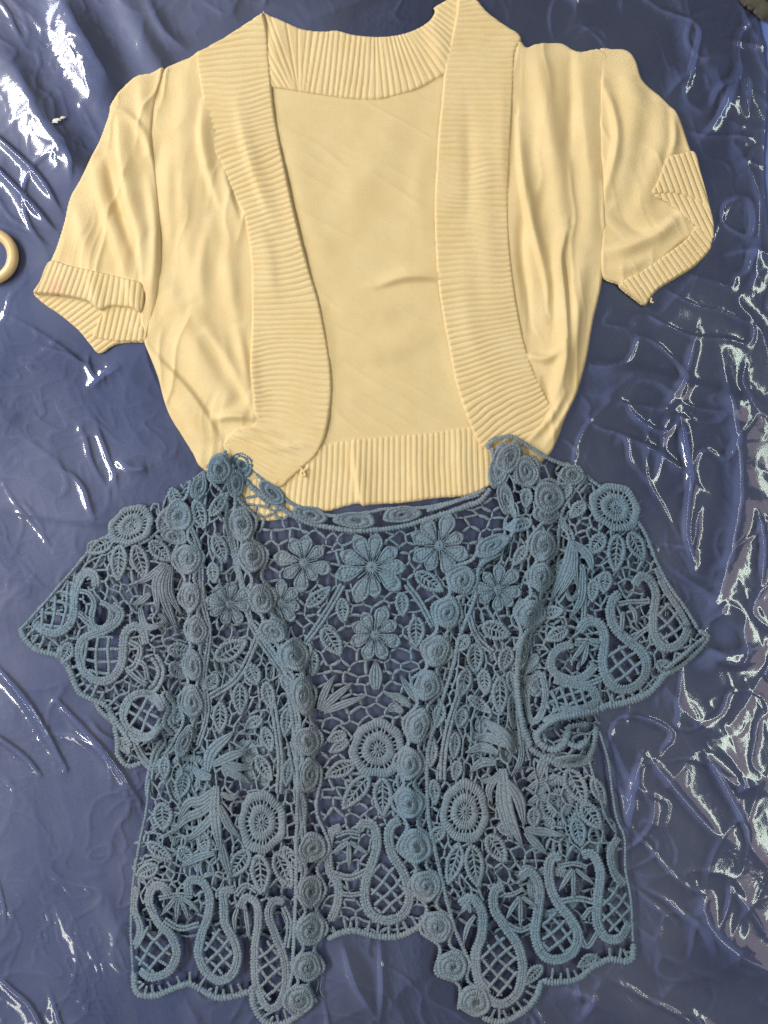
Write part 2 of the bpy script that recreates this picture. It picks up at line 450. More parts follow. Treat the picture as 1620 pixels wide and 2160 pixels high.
def uv_dir(deg):
    a = math.radians(deg); c, s = math.cos(a), math.sin(a)
    return lambda P: np.c_[P[:, 0] * c + P[:, 1] * s, -P[:, 0] * s + P[:, 1] * c]
def band_uv(path):
    path = cr(path, 6)
    def f(P):
        d, s, a, _, _ = polydist(P, path); return np.c_[d * s, a]
    return f

card = bpy.data.objects.new("knit_shrug", None); S.collection.objects.link(card)
card.location = (0, 0.27, 0)
bpy.context.view_layer.update()
card["label"] = "pale yellow short-sleeved knitted shrug with ribbed bands, lying open on the plastic"
card["category"] = "shrug"

FOLD_GAIN = 1.6
def kid(o):
    o.matrix_parent_inverse = o.parent.matrix_world.inverted(); return o

# back, seen inside the opening
BACK = [(540,150),(640,190),(800,200),(960,140),(1010,300),(1020,600),(1090,900),(1060,960),(820,940),(600,960),(600,700),(560,400)]
def z_back(P, d):
    z = 2.4 + folds(P, [([(790,606),(850,588),(905,586),(960,596)], 18, 7, 6.0), ([(690,640),(770,655),(880,640)], 30, 22, 1.6),
        ([(700,735),(800,745),(930,700)], 34, 22, 2.2), ([(720,830),(820,820),(940,850)], 40, 30, 1.0),
        ([(610,250),(640,420),(690,560)], 34, 20, 1.5), ([(850,240),(800,330),(700,470)], 36, 30, 1.4), ([(900,300),(880,420),(900,520)], 24, 18, 1.4),
        ([(660,600),(690,720),(700,860)], 14, 18, 1.6), ([(930,680),(960,800),(1000,880)], 16, 12, 1.3)])
    return z + 0.35 * wrink(P, 60) + knitnoise(P, 0.35)
kid(cloth_part("back_panel", BACK, 3, z_back, uv_dir(0), card, mat=M_PURL_SHADED))

# hem band
HEM = [(560,960),(610,955),(690,935),(750,925),(810,920),(910,911),(985,900),(1060,900),(1110,940),(1080,1000),(1024,1030),(1012,1046),(1012,1046),(920,1051),(860,1060),(790,1064),
       (766,1068),(755,1062),(712,1073),(690,1079),(640,1084),(600,1094),(548,1099),(520,1080),(500,1030)]
def z_hem(P, d):
    ph = P[:, 0] + 0.10 * (P[:, 1] - 920) * np.clip((P[:, 0] - 830) / -260, -0.4, 1.2)
    z = 3.4 + ribs(ph + 3 * vnoise(P, 70, seed=3), 1.1) + folds(P, [([(745,940),(752,1000),(768,1075)], 26, 6, 5.0), ([(870,925),(880,990),(885,1060)], 24, 20, 1.8),
        ([(965,910),(972,980),(975,1050)], 22, 16, 2.4), ([(660,950),(650,1010),(640,1080)], 18, 26, 1.8)])
    return 0.6 + (z - 0.6) * lip(d, 7) + knitnoise(P)
kid(cloth_part("hem_band", HEM, 2.2, z_hem, uv_dir(0), card))

# neck band of the back
NECK = [(548,34),(575,37),(610,52),(640,64),(680,68),(710,66),(740,74),(770,78),(810,79),(850,73),(882,61),(906,45),(917,27),(915,18),(935,6),(965,-6),(1000,40),(970,130),(937,160),(915,173),(880,191),(840,204),(800,212),(760,213),(710,208),(660,201),(610,193),(566,181),(545,120)]
NP = cr([(520,190),(610,135),(700,140),(800,148),(880,128),(940,80),(985,20)], 6)
def z_neck(P, d):
    _, _, a, _, _ = polydist(P, NP)
    z = 4.6 + ribs(a + 2 * vnoise(P, 60, seed=5), 1.1) + folds(P, [([(590,45),(580,100),(590,180)], 26, 18, 3.0), ([(900,45),(925,90),(935,150)], 26, 18, 3.5), ([(760,80),(770,140),(765,205)], 50, 40, -1.0)])
    return 1.4 + (z - 1.4) * lip(d, 7) + knitnoise(P)
kid(cloth_part("neck_band", NECK, 2.2, z_neck, uv_dir(0), card))

# front panels
PANEL_L = [(424,114),(400,123),(370,135),(345,150),(320,190),(305,300),(310,450),(318,600),(310,690),(304,718),(320,760),(335,800),(345,840),(360,880),(385,920),(408,958),(424,986),(470,1010),(545,1010),(560,940),(556,850),(550,780),(552,700),(552,600),(547,525),(535,460),(510,410),(485,350),(470,320),(455,250),(445,190)]
def z_pl(P, d):
    z = 5.0 + wrink(P, -8) + FOLD_GAIN * folds(P, [
        ([(432,220),(428,290),(440,360),(468,440)], 18, 8, 4.2), ([(470,350),(486,410),(505,470)], 6, 14, 2.6),
        ([(395,170),(385,300),(390,430),(400,560),(425,660)], 26, 20, 3.2), ([(360,300),(358,420),(362,520)], 14, 16, 2.4),
        ([(440,480),(428,570),(432,640)], 16, 14, 2.8), ([(480,520),(490,620),(505,690)], 16, 18, 2.6),
        ([(350,600),(390,680),(430,760),(490,870)], 22, 30, 4.2), ([(400,640),(450,720),(500,800),(520,850)], 20, 20, 3.6),
        ([(309,730),(345,770),(390,815),(430,868),(470,940)], 7, 26, 3.4), ([(365,830),(400,880),(440,940)], 18, 14, 2.4),
        ([(430,700),(480,780),(530,872)], 8, 16, -2.6), ([(505,700),(518,760),(528,830)], 9, 12, 2.5),
        ([(455,885),(495,880),(545,885)], 9, 7, 4.0)])
    return 1.0 + (z - 1.0) * lip(d, 7) + knitnoise(P, 0.45)
kid(cloth_part("front_panel", PANEL_L, 2.8, z_pl, uv_dir(-6), card))

PANEL_R = [(1075,100),(1097,88),(1110,102),(1130,95),(1180,92),(1207,106),(1225,111),(1267,107),(1290,150),(1290,300),(1285,430),(1275,500),(1270,585),(1262,630),(1250,680),(1236,760),(1216,830),(1192,882),(1176,925),(1156,962),(1120,985),(1060,960),(1090,920),(1145,868),(1130,840),(1105,785),(1085,720),(1070,650),(1060,575),(1052,500),(1052,400),(1055,300),(1060,200)]
def z_pr(P, d):
    z = 5.0 + wrink(P, 2) + FOLD_GAIN * folds(P, [
        ([(1130,110),(1148,230),(1168,360),(1185,470),(1188,520)], 26, 20, 4.5),
        ([(1092,250),(1096,350),(1110,450),(1132,532),(1150,600),(1156,660)], 16, 5, 5.0),
        ([(1108,430),(1100,520),(1112,620),(1120,700)], 10, 12, -3.5),
        ([(1195,480),(1180,545),(1188,630),(1190,715)], 6, 18, 4.6), ([(1160,540),(1168,640),(1165,700)], 8, 14, -2.6),
        ([(1230,150),(1238,300),(1245,430),(1240,560)], 22, 20, 3.2), ([(1225,540),(1215,660),(1190,790),(1165,880)], 16, 18, 4.4),
        ([(1110,752),(1150,758),(1182,738)], 7, 9, 4.4), ([(1190,650),(1188,750),(1172,835)], 8, 14, 3.5),
        ([(1140,790),(1155,830),(1160,860)], 10, 9, -2.4), ([(1210,840),(1180,890),(1150,940)], 8, 8, 2.6), ([(1190,830),(1160,880),(1110,935)], 8, 7, 2.6), ([(1200,110),(1205,200),(1200,330)], 10, 14, -2.2)])
    return 1.0 + (z - 1.0) * lip(d, 7) + knitnoise(P, 0.45)
kid(cloth_part("front_panel", PANEL_R, 2.8, z_pr, uv_dir(2), card))

# ribbed front bands
BAND_L = [(556,30),(556,30),(565,70),(571,150),(578,230),(590,300),(605,370),(620,440),(637,510),(654,575),(672,635),(684,690),(694,745),(699,790),(700,830),(696,870),(690,905),(681,935),(664,965),(643,984),(630,996),(612,1012),(592,1028),(560,1012),(520,982),(472,948),(482,920),(505,900),(537,893),(534,850),(528,780),(531,700),(532,600),(527,525),(515,460),(492,410),(467,350),(450,318),(435,250),(425,190),(415,121),(430,108),(480,80),(530,48)]
CL_L = cr([(480,40),(492,100),(502,200),(522,310),(562,420),(590,520),(605,620),(613,720),(616,800),(613,870),(598,940),(570,1010),(540,1075)], 8)
def z_bl(P, d):
    dd, s, a, _, _ = polydist(P, CL_L)
    z = 6.8 + ribs(a + 9 * (vnoise(P, 90, seed=2) - .5) * 2 + 2 * vnoise(P, 30, seed=4), 1.3) + folds(P, [
        ([(500,220),(525,330),(555,420),(580,480)], 18, 10, 3.2), ([(545,460),(570,560),(575,650)], 14, 24, 1.8), ([(600,330),(622,450),(650,560)], 20, 18, 1.6),
        ([(480,925),(530,920),(580,945),(640,940)], 8, 10, 2.8), ([(490,905),(550,905),(610,930)], 6, 8, 2.2), ([(530,700),(535,790),(540,880)], 14, 22, 2.0)])
    z += 2.2 * np.exp(-((P[:, 1] - 40) / 80) ** 2)
    return 3.4 + (z - 3.4) * lip(d, 6) + knitnoise(P)
kid(cloth_part("front_band", BAND_L, 2.0, z_bl, band_uv([(490,75),(520,300),(590,520),(613,720),(604,868),(520,1010)]), card))

BAND_R = [(967,-8),(960,40),(948,98),(937,150),(930,225),(924,280),(920,350),(916,425),(917,500),(922,585),(930,648),(945,730),(960,805),(980,870),(1000,920),(1022,948),(1060,960),(1115,935),(1142,905),(1166,870),(1150,835),(1125,782),(1105,722),(1090,648),(1080,578),(1073,500),(1072,400),(1076,300),(1080,225),(1083,165),(1086,115),(1098,82),(1060,55),(1027,30),(996,-4)]
CL_R = cr([(1015,-60),(1020,20),(1008,120),(1003,240),(998,360),(995,480),(1001,580),(1015,680),(1040,780),(1075,860),(1120,930),(1150,990)], 8)
def z_br(P, d):
    dd, s, a, _, _ = polydist(P, CL_R)
    # the top of the collar tips down towards the shoulder
    ph = a + 0.26 * dd * s * np.clip((180 - P[:, 1]) / 180, 0, 1) * -1
    z = 6.8 + ribs(ph + 9 * (vnoise(P, 90, seed=6) - .5) * 2 + 2 * vnoise(P, 30, seed=4), 1.3) + folds(P, [
        ([(985,230),(990,350),(985,480)], 12, 14, -1.6), ([(1030,220),(1028,360),(1026,500),(1040,640)], 22, 22, 1.5), ([(1060,180),(1058,320),(1060,470)], 10, 14, 1.4), ([(975,560),(990,700),(1030,820)], 24, 20, 1.4)])
    z += 2.2 * np.exp(-((P[:, 1] - 10) / 80) ** 2)
    return 3.4 + (z - 3.4) * lip(d, 6) + knitnoise(P)
kid(cloth_part("front_band", BAND_R, 2.0, z_br, band_uv([(1020,20),(1003,240),(995,480),(1040,780),(1120,930)]), card))

# left sleeve
SLEEVE_L = [(347,147),(318,156),(290,162),(262,185),(235,221),(230,245),(210,300),(190,340),(170,380),(150,418),(137,470),(121,522),(107,560),(128,580),(200,598),(270,612),(306,622),(296,672),(310,714),(322,685),(335,635),(342,575),(342,500),(339,430),(330,350),(325,300),(331,220)]
def z_sl(P, d):
    z = 6.4 + wrink(P, -18) + FOLD_GAIN * folds(P, [
        ([(252,235),(258,320),(274,420),(298,500),(306,600)], 24, 7, 5.2), ([(196,330),(222,430),(254,520),(276,600)], 24, 12, 4.4),
        ([(162,420),(180,500),(196,580)], 22, 16, 3.4), ([(236,236),(275,250),(308,290),(325,345)], 10, 8, 3.0), ([(300,180),(305,230),(318,290)], 16, 12, 2.6),
        ([(316,380),(330,470),(330,560),(318,660)], 8, 10, 2.6), ([(225,330),(250,440),(285,540)], 9, 9, -2.0)])
    return 1.0 + (z - 1.0) * lip(d, 7) + knitnoise(P, 0.45)
slv = kid(cloth_part("sleeve", SLEEVE_L, 2.6, z_sl, uv_dir(-14), card))
CUFF_L = [(109,553),(150,562),(200,573),(270,590),(305,602),(307,640),(300,662),(280,653),(240,649),(214,656),(186,637),(140,627),(100,623),(74,620),(88,596)]
CP = cr([(70,596),(150,605),(220,618),(310,634)], 6)
def z_cl(P, d):
    _, _, a, _, _ = polydist(P, CP)
    z = 9.4 + ribs(a * 1.0 + 0.30 * (P[:, 1] - 600) * np.clip((230 - P[:, 0]) / 120, -.3, 1.2), 1.1) + folds(P, [([(196,575),(200,610),(212,655)], 22, 10, 3.0), ([(270,585),(282,620),(290,660)], 20, 10, 3.0), ([(150,560),(135,600),(125,630)], 20, 20, 1.5)])
    return 4.5 + (z - 4.5) * lip(d, 5) + knitnoise(P)
kid(cloth_part("cuff", CUFF_L, 1.8, z_cl, uv_dir(-8), card))
CUFF_LI = [(80,618),(74,624),(98,645),(125,663),(165,696),(190,726),(211,746),(245,727),(280,723),(308,721),(316,700),(300,640),(215,640),(140,612)]
def z_cli(P, d):
    fl = inside(P, np.array([(228,640),(300,640),(320,700),(308,722),(250,720),(196,712)], float))
    ph1 = (P[:, 0] * 0.60 + P[:, 1] * 0.80); ph2 = P[:, 0] * 0.97 + P[:, 1] * 0.22
    z = 2.6 + ribs(np.where(fl, ph2, ph1), 1.3) + np.where(fl, 2.4, 0) + folds(P, [([(285,690),(300,700),(312,712)], 10, 10, 3)])
    return 0.4 + (z - 0.4) * lip(d, 6) + knitnoise(P)
kid(cloth_part("cuff", CUFF_LI, 1.8, z_cli, uv_dir(35), card, label="folded back inside of the pink-stained cuff"))

# right sleeve
SLEEVE_R = [(1263,106),(1290,105),(1320,108),(1340,130),(1350,164),(1362,181),(1390,205),(1415,230),(1426,241),(1436,262),(1452,308),(1462,345),(1440,400),(1462,470),(1470,492),(1430,520),(1390,555),(1350,585),(1330,606),(1300,600),(1268,584),(1264,540),(1266,500),(1267,415),(1264,350),(1262,250),(1264,150)]
def z_sr(P, d):
    z = 6.0 + wrink(P, 24) + FOLD_GAIN * folds(P, [
        ([(1268,180),(1290,245),(1295,305),(1280,380),(1269,420)], 12, 6, 4.2), ([(1330,130),(1335,230),(1320,330),(1300,430)], 26, 26, 3.4),
        ([(1390,215),(1392,290),(1370,380),(1345,450)], 22, 22, 3.4), ([(1268,538),(1330,520),(1390,492),(1430,455)], 9, 16, 4.4), ([(1285,440),(1330,480),(1370,480)], 18, 14, -2.2),
        ([(1415,240),(1418,300),(1405,350)], 10, 7, 3.0), ([(1275,560),(1320,570),(1370,545)], 12, 12, 1.8)])
    return 0.8 + (z - 0.8) * lip(d, 7) + knitnoise(P, 0.45)
kid(cloth_part("sleeve", SLEEVE_R, 2.6, z_sr, uv_dir(22), card))
CUFF_R = [(1318,588),(1350,572),(1400,538),(1440,508),(1462,478),(1478,470),(1500,500),(1500,515),(1494,532),(1462,565),(1412,596),(1387,612),(1371,630),(1358,646),(1334,630),(1304,604)]
CRP = cr([(1300,640),(1350,606),(1420,560),(1500,500)], 6)
def z_cr(P, d):
    _, _, a, _, _ = polydist(P, CRP)
    z = 7.4 + ribs(a, 1.3) + folds(P, [([(1310,596),(1335,615),(1358,640)], 12, 10, 1.5)])
    return 0.6 + (z - 0.6) * lip(d, 6) + knitnoise(P)
kid(cloth_part("cuff", CUFF_R, 1.8, z_cr, uv_dir(-35), card))
CUFF_RU = [(1400,340),(1430,330),(1460,326),(1472,365),(1486,415),(1495,455),(1481,438),(1450,422),(1411,413),(1368,414),(1382,388)]
def z_cru(P, d):
    z = 10.8 + ribs(P[:, 0] * 0.94 - P[:, 1] * 0.34, 1.4)
    return 8.6 + (z - 8.6) * lip(d, 6) + knitnoise(P)
kid(cloth_part("cuff", CUFF_RU, 1.8, z_cru, uv_dir(-20), card))
CUFF_RI = [(1372,416),(1410,408),(1450,414),(1494,446),(1501,505),(1478,492),(1440,461),(1402,431)]
def z_cri(P, d):
    z = 9.4 + ribs(P[:, 0] * 0.9 - P[:, 1] * 0.44, 1.4)
    return 7.0 + (z - 7.0) * lip(d, 6) + knitnoise(P)
kid(cloth_part("cuff", CUFF_RI, 1.8, z_cri, uv_dir(-20), card, label="inside of the cuff opening of the sleeve beside the crinkled plastic"))

# yarn ends left at the corner of a band and of a cuff
def yarn_end(pts, w, z0):
    Q, t = resample(cr(pts, 8), 1.5); T = np.gradient(Q, axis=0); T /= np.hypot(T[:, 0], T[:, 1])[:, None]; n = np.c_[-T[:, 1], T[:, 0]]
    a = np.linspace(0, 2 * np.pi, 6, endpoint=False); r = 0.5 * w * (1 + 0.2 * np.sin(t * 1.6))
    P = (Q[:, None] + n[:, None] * (r[:, None] * np.cos(a))[..., None]).reshape(-1, 2); z = (z0 + 0.5 * r[:, None] * np.sin(a)).ravel()
    mb = MB(); mb.grid(P, z, len(Q), 6, wrapv=True); kid(mb.build("yarn_end", M_KNIT, card))
yarn_end([(630,984),(640,992),(636,1000),(646,1004),(642,994),(650,988)], 4.5, 7.5)
yarn_end([(1364,628),(1372,632),(1370,638),(1376,640)], 4.0, 5.0)

# ------------------------------------------------------------------ blue crocheted lace shrug
FIB = []          # points on the lace where stray fibres start
class Drape:
    """height field (mm) of one lace layer, sampled from a raster"""
    def __init__(s, outline, base, edge, reach, fl, rough=0.8, gain=1.45):
        s.poly = cr(outline, 4, True)
        lo = s.poly.min(0) - 40; hi = s.poly.max(0) + 40
        s.h = 4.0; s.x0, s.y0 = lo
        s.nx = int((hi[0] - lo[0]) / s.h) + 2; s.ny = int((hi[1] - lo[1]) / s.h) + 2
        X, Y = np.meshgrid(lo[0] + s.h * np.arange(s.nx), lo[1] + s.h * np.arange(s.ny))
        P = np.c_[X.ravel(), Y.ravel()]
        d, _ = sdf(P, s.poly)
        z = edge + (base - edge) * smooth(0, reach, d) + gain * folds(P, fl) * smooth(-30, 15, d)
        z += rough * ((vnoise(P, 90, seed=9) - .5) * 2 + 0.5 * (vnoise(P, 35, seed=14) - .5) * 2)
        s.Z = np.maximum(z, 1.4).reshape(s.ny, s.nx)
    def __call__(s, P):
        u = np.clip((P[:, 0] - s.x0) / s.h, 0, s.nx - 1.001); v = np.clip((P[:, 1] - s.y0) / s.h, 0, s.ny - 1.001)
        i = u.astype(int); j = v.astype(int); a = u - i; b = v - j
        Z = s.Z
        return (Z[j, i] * (1 - a) + Z[j, i + 1] * a) * (1 - b) + (Z[j + 1, i] * (1 - a) + Z[j + 1, i + 1] * a) * b

def cord(mb, path, w, H, lift=1.0, flat=0.44, sides=8, per=6.0, depth=0.20, step=None, closed=False, taper=0.0, wob=0.6):
    """a cord wound with stitches, laid along a path"""
    if closed: path = np.vstack([path, path[:1]])
    if depth: w = 0.88 * w
    step = step or (per / 3.4 if depth else 5.0)
    Q, s = resample(path, step)
    if len(Q) < 3: Q, s = resample(path, max(0.5, s[-1] / 3))
    if wob:
        k = rng.random() * 100
        Q = Q + wob * (np.c_[vnoise(np.c_[s + k * 7, s * 0 + k], 14, seed=1), vnoise(np.c_[s + k * 3, s * 0 + k], 14, seed=2)] - 0.5) * 2
    T = np.gradient(Q, axis=0); T /= np.maximum(np.hypot(T[:, 0], T[:, 1]), 1e-6)[:, None]
    Nn = np.c_[-T[:, 1], T[:, 0]]
    mod = np.ones(len(Q))
    if depth: mod = 1 + depth * 0.6 - depth * 1.5 * np.exp(-((np.abs((s / per + rng.random()) % 1 - 0.5)) / 0.20) ** 2) + 0.10 * rng.standard_normal(len(Q))
    r = 0.5 * w * mod
    if not closed and w > 6: r = r * np.sqrt(np.clip(1 - (1 - np.clip(np.minimum(s, s[-1] - s) / (0.6 * w), 0, 1)) ** 2, 0.06, 1))
    if taper: r = r * np.clip(np.minimum(s, s[-1] - s) / (taper + 1e-6), 0.25, 1)
    ang = np.linspace(0, 2 * np.pi, sides, endpoint=False)
    C = np.cos(ang)[None, :]; Sn = np.sin(ang)[None, :]
    P = Q[:, None, :] + Nn[:, None, :] * (r[:, None] * C)[..., None]
    P = P.reshape(-1, 2)
    z = H(P) + lift + ((r[:, None] * Sn) * flat * 0.5).ravel() + (0.10 if depth else 0.05) * w / 8 * rng.standard_normal(len(P))
    mb.grid(P, z, len(Q), sides, wrapv=True)

def bandcord(mb, path, w, H, lift=1.2, closed=False):
    """thick two-row crocheted band: two stitched cords and a fine middle thread"""
    p, _ = resample(path, 6)
    T = np.gradient(p, axis=0); T /= np.maximum(np.hypot(T[:, 0], T[:, 1]), 1e-6)[:, None]
    n = np.c_[-T[:, 1], T[:, 0]]
    cord(mb, p + n * w * 0.25, w * 0.50, H, lift, per=6.4, depth=0.40, closed=closed, flat=0.42)
    cord(mb, p - n * w * 0.25, w * 0.50, H, lift, per=6.4, depth=0.40, closed=closed, flat=0.55)
    cord(mb, p, w * 0.22, H, lift + 0.9, per=5.2, depth=0.3, closed=closed, sides=6)

def medallion(cx, cy, rx, ry, rot, H, lift=1.8, turns=2.35, high=2.0):
    """spiral of wound cord"""
    nr, nt = 19, 150
    r = np.linspace(0.03, 1.0, nr); th = np.linspace(0, 2 * np.pi, nt, endpoint=False)
    R, TH = np.meshgrid(r, th, indexing='ij')
    k = rng.random(4) * 6.28; sgn = 1 if rng.random() < 0.5 else -1
    out = 1 + 0.045 * np.cos(2 * TH + k[0]) + 0.05 * np.cos(3 * TH + k[1]) + 0.03 * np.cos(5 * TH + k[2])
    RR = R * (1 + (out - 1) * R)
    ph = R * turns - sgn * TH / (2 * np.pi) + k[3]
    ph = np.where(R > 0.70, (R - 0.70) / 0.30 + 0.0, ph)      # the outermost round is a closed ring
    groove = np.exp(-((np.abs((ph + 0.5) % 1 - 0.5)) / 0.19) ** 2)
    ring = np.floor(R * 2.6)
    nst = np.round(2 * np.pi * (0.35 + ring * 0.36) * 0.5 * (rx + ry) / 6.6)
    st = np.abs(np.sin(0.5 * nst * TH + ring * 1.3 + 2.2 * R))
    z = high * (1 - 0.95 * groove) + 1.0 * (st - 0.5) * (1 - groove) + 0.28 * rng.standard_normal(R.shape)
    z = np.where(R > 0.985, -1.2, z)
    edge = 1 + 0.02 * (st - 0.5) * (R > 0.8)
    c, s = math.cos(rot), math.sin(rot)
    x = RR * edge * np.cos(TH) * rx; y = RR * edge * np.sin(TH) * ry
    P = np.c_[(cx + x * c - y * s).ravel(), (cy + x * s + y * c).ravel()]
    mb = MB(); mb.grid(P, H(P) + lift + z.ravel(), nr, nt, wrapv=True)
    return mb

def flower(cx, cy, R, n, rot, H, asp=1.0, aang=0.0, lift=1.7):
    mb = MB()
    ca, sa = math.cos(aang), math.sin(aang)
    def place(x, y):
        u = x * ca + y * sa; v = (-x * sa + y * ca) * asp
        return np.c_[(cx + u * ca - v * sa).ravel(), (cy + u * sa + v * ca).ravel()]
    for i in range(n):
        a = rot + 2 * np.pi * i / n + 0.07 * rng.standard_normal()
        L = R * (1 + 0.07 * rng.standard_normal())
        na, nb = 34, 27
        t = np.linspace(0, 1, na)[:, None]; q = np.linspace(-1, 1, nb)[None, :]
        hw = 0.68 * L * math.sin(np.pi / n) * (0.16 + 0.84 * np.sin(np.clip(t, 0, 1) ** 1.25 * np.pi * 0.93) ** 0.8)
        rad = (0.22 + 0.78 * (t + 0.0 * q) ** 0.9 * (1 - 0.10 * (q ** 2) * t)) * L
        off = hw * q
        x = rad * math.cos(a) - off * math.sin(a); y = rad * math.sin(a) + off * math.cos(a)
        aq = np.abs(q) + 0 * t
        rimd = np.minimum(1 - aq, (1 - t) * 1.5 + 0 * q)
        gro = np.exp(-((rimd - 0.40) / 0.11) ** 2)
        st = np.abs(np.sin(t * 22 + aq * 1.5))
        st2 = np.abs(np.sin(q * 5 + t * 20))
        z = 2.2 * np.sqrt(np.clip(rimd / 0.25, 0, 1)) - 1.7 * gro + 0.9 * (np.where(aq < .5, st2, st) - .5) + 0.15 * 0.7*rng.standard_normal(x.shape)
        z = np.where(rimd < 0.02, -1.0, z)
        P = place(x, y); mb.grid(P, H(P) + lift + z.ravel(), na, nb)
    for i in range(n * 2):          # threads running to the middle
        a = rot + np.pi * i / n
        l0 = 0.10 * R; l1 = (0.50 if i % 2 else 0.30) * R
        P = place(np.array([l0, (l0 + l1) / 2, l1]) * math.cos(a), np.array([l0, (l0 + l1) / 2, l1]) * math.sin(a))
        cord(mb, P, 3.4, H, lift + 0.3, depth=0, sides=5, step=4, wob=0.2)
    nr, nt = 6, 48
    r = np.linspace(0.02, 0.14, nr)[:, None]; th = np.linspace(0, 2 * np.pi, nt, endpoint=False)[None, :]
    P = place(r * R * np.cos(th), r * R * np.sin(th))
    z = (1.2 - 0.6 * (r / 0.14) ** 2 + 0.35 * np.abs(np.sin(th * 8))) + 0 * th
    mb.grid(P, H(P) + lift + z.ravel(), nr, nt, wrapv=True)
    return mb

def rosette(cx, cy, rx, ry, rot, H, lift=1.8):
    mb = MB(); c, s = math.cos(rot), math.sin(rot)
    k = rng.random(3) * 6
    wave = lambda th: 1 + 0.035 * np.cos(3 * th + k[0]) + 0.03 * np.cos(7 * th + k[1])
    def place(r, th):
        x = r * wave(th) * np.cos(th) * rx; y = r * wave(th) * np.sin(th) * ry
        return np.c_[(cx + x * c - y * s).ravel(), (cy + x * s + y * c).ravel()]
    def ring(r0, r1, nst, hgt, nr):
        nt = nst * 4
        r = np.linspace(r0, r1, nr)[:, None]; th = np.linspace(0, 2 * np.pi, nt, endpoint=False)[None, :]
        q = (r - r0) / (r1 - r0)
        rough = rng.random((1, nst)).repeat(4, 1)
        rr = r + (r1 - r0) * 0.10 * (rough - .5) * np.sin(np.pi * np.clip(q * 1.0, 0, 1) + 1.2)
        z = hgt * np.sin(np.pi * np.clip(q, 0.03, 0.97)) ** 0.55 + 1.3 * (np.abs(np.sin(th * nst / 2)) - .55) + 0.3 * (rough - .5)
        z = np.where((q < 0.01) | (q > 0.99), -0.9, z)
        P = place(rr + 0 * th, th + 0 * r); mb.grid(P, H(P) + lift + z.ravel(), nr, nt, wrapv=True)
    m = 0.5 * (rx + ry)
    ring(0.02, 0.14, 12, 1.2, 5)
    ring(0.27, 0.58, max(24, int(2 * np.pi * 0.45 * m / 5.6)), 2.0, 11)
    ring(0.68, 1.0, max(36, int(2 * np.pi * 0.85 * m / 6.0)), 1.7, 11)
    for r0, r1, n in ((0.10, 0.30, 14), (0.54, 0.72, 26)):
        for i in range(n):
            th = 2 * np.pi * (i + 0.3 * rng.random()) / n
            P = place(np.linspace(r0, r1, 3), np.full(3, th))
            cord(mb, P, 4.2, H, lift + 0.2, depth=0, sides=5, step=4, wob=0.0)
    return mb

def leaf(x0, y0, x1, y1, w, H, lift=1.4, rungs=5, bend=0.0):
    """open leaf: wound outline, midrib and slanting rungs"""
    mb = MB()
    a = np.array([x0, y0], float); b = np.array([x1, y1], float); d = b - a; L = np.hypot(*d); d /= L; n = np.array([-d[1], d[0]])
    t = np.linspace(0, 1, 26); hw = 0.5 * w * np.sin(np.pi * t ** 0.8) ** 0.75 - 0.12 * w * (t > 2)
    mid = a + np.outer(t * L, d) + np.outer(np.sin(np.pi * t) * bend, n)
    cw = max(8.0, 0.27 * w)
    lo = mid + n * (hw - cw * 0.2)[:, None]; hi = mid - n * (hw - cw * 0.2)[:, None]
    cord(mb, np.vstack([lo, hi[::-1][1:]]), cw, H, lift, per=6.2, depth=0.40, flat=0.6)
    cord(mb, mid, 5.0, H, lift - 0.1, depth=0.2, per=6, sides=6)
    for k in range(1, rungs + 1):
        i = int(round((0.06 + 0.80 * k / (rungs + 1)) * 25)); j = min(25, i + 3)
        for side in (lo, hi):
            cord(mb, np.array([mid[i], 0.5 * (mid[i] + side[j]), side[j]]), 4.2, H, lift - 0.2, depth=0, sides=5, step=4, wob=0.4)
    return mb

def blades(paths, w, H, lift=1.8, ridges=3):
    """pointed feather leaves made of rows of stitches lying side by side"""
    mb = MB()
    for pts in paths:
        ww = w
        if isinstance(pts, tuple) and not isinstance(pts[0], tuple): pass
        if len(pts) and np.isscalar(pts[-1]): ww = pts[-1]; pts = pts[:-1]
        Q, s = resample(cr(pts, 8), 2.4)
        T = np.gradient(Q, axis=0); T /= np.maximum(np.hypot(T[:, 0], T[:, 1]), 1e-6)[:, None]; n = np.c_[-T[:, 1], T[:, 0]]
        t = s / s[-1]
        hw = 0.43 * ww * np.clip(np.sin(np.pi * np.clip(t * 0.86 + 0.14, 0, 1)) ** 0.8, 0.10, 1)
        nb = 6 * ridges + 1
        q = np.linspace(-1, 1, nb)
        P = (Q[:, None, :] + n[:, None, :] * (hw[:, None] * q[None, :])[..., None]).reshape(-1, 2)
        st = np.abs(np.sin(np.pi * s / 5.0))[:, None]
        z = 1.3 * (np.abs(np.sin(np.pi * (q[None, :] + 1) * ridges / 2)) ** 0.5) + 0.6 * (st - .5) + 0.3 * (1 - q[None, :] ** 2)
        z = np.where(np.abs(q[None, :]) > 0.99, -0.8, z + 0 * st) + 0.12 * rng.standard_normal((len(Q), nb))
        mb.grid(P, H(P) + lift + z.ravel(), len(Q), nb)
    return mb

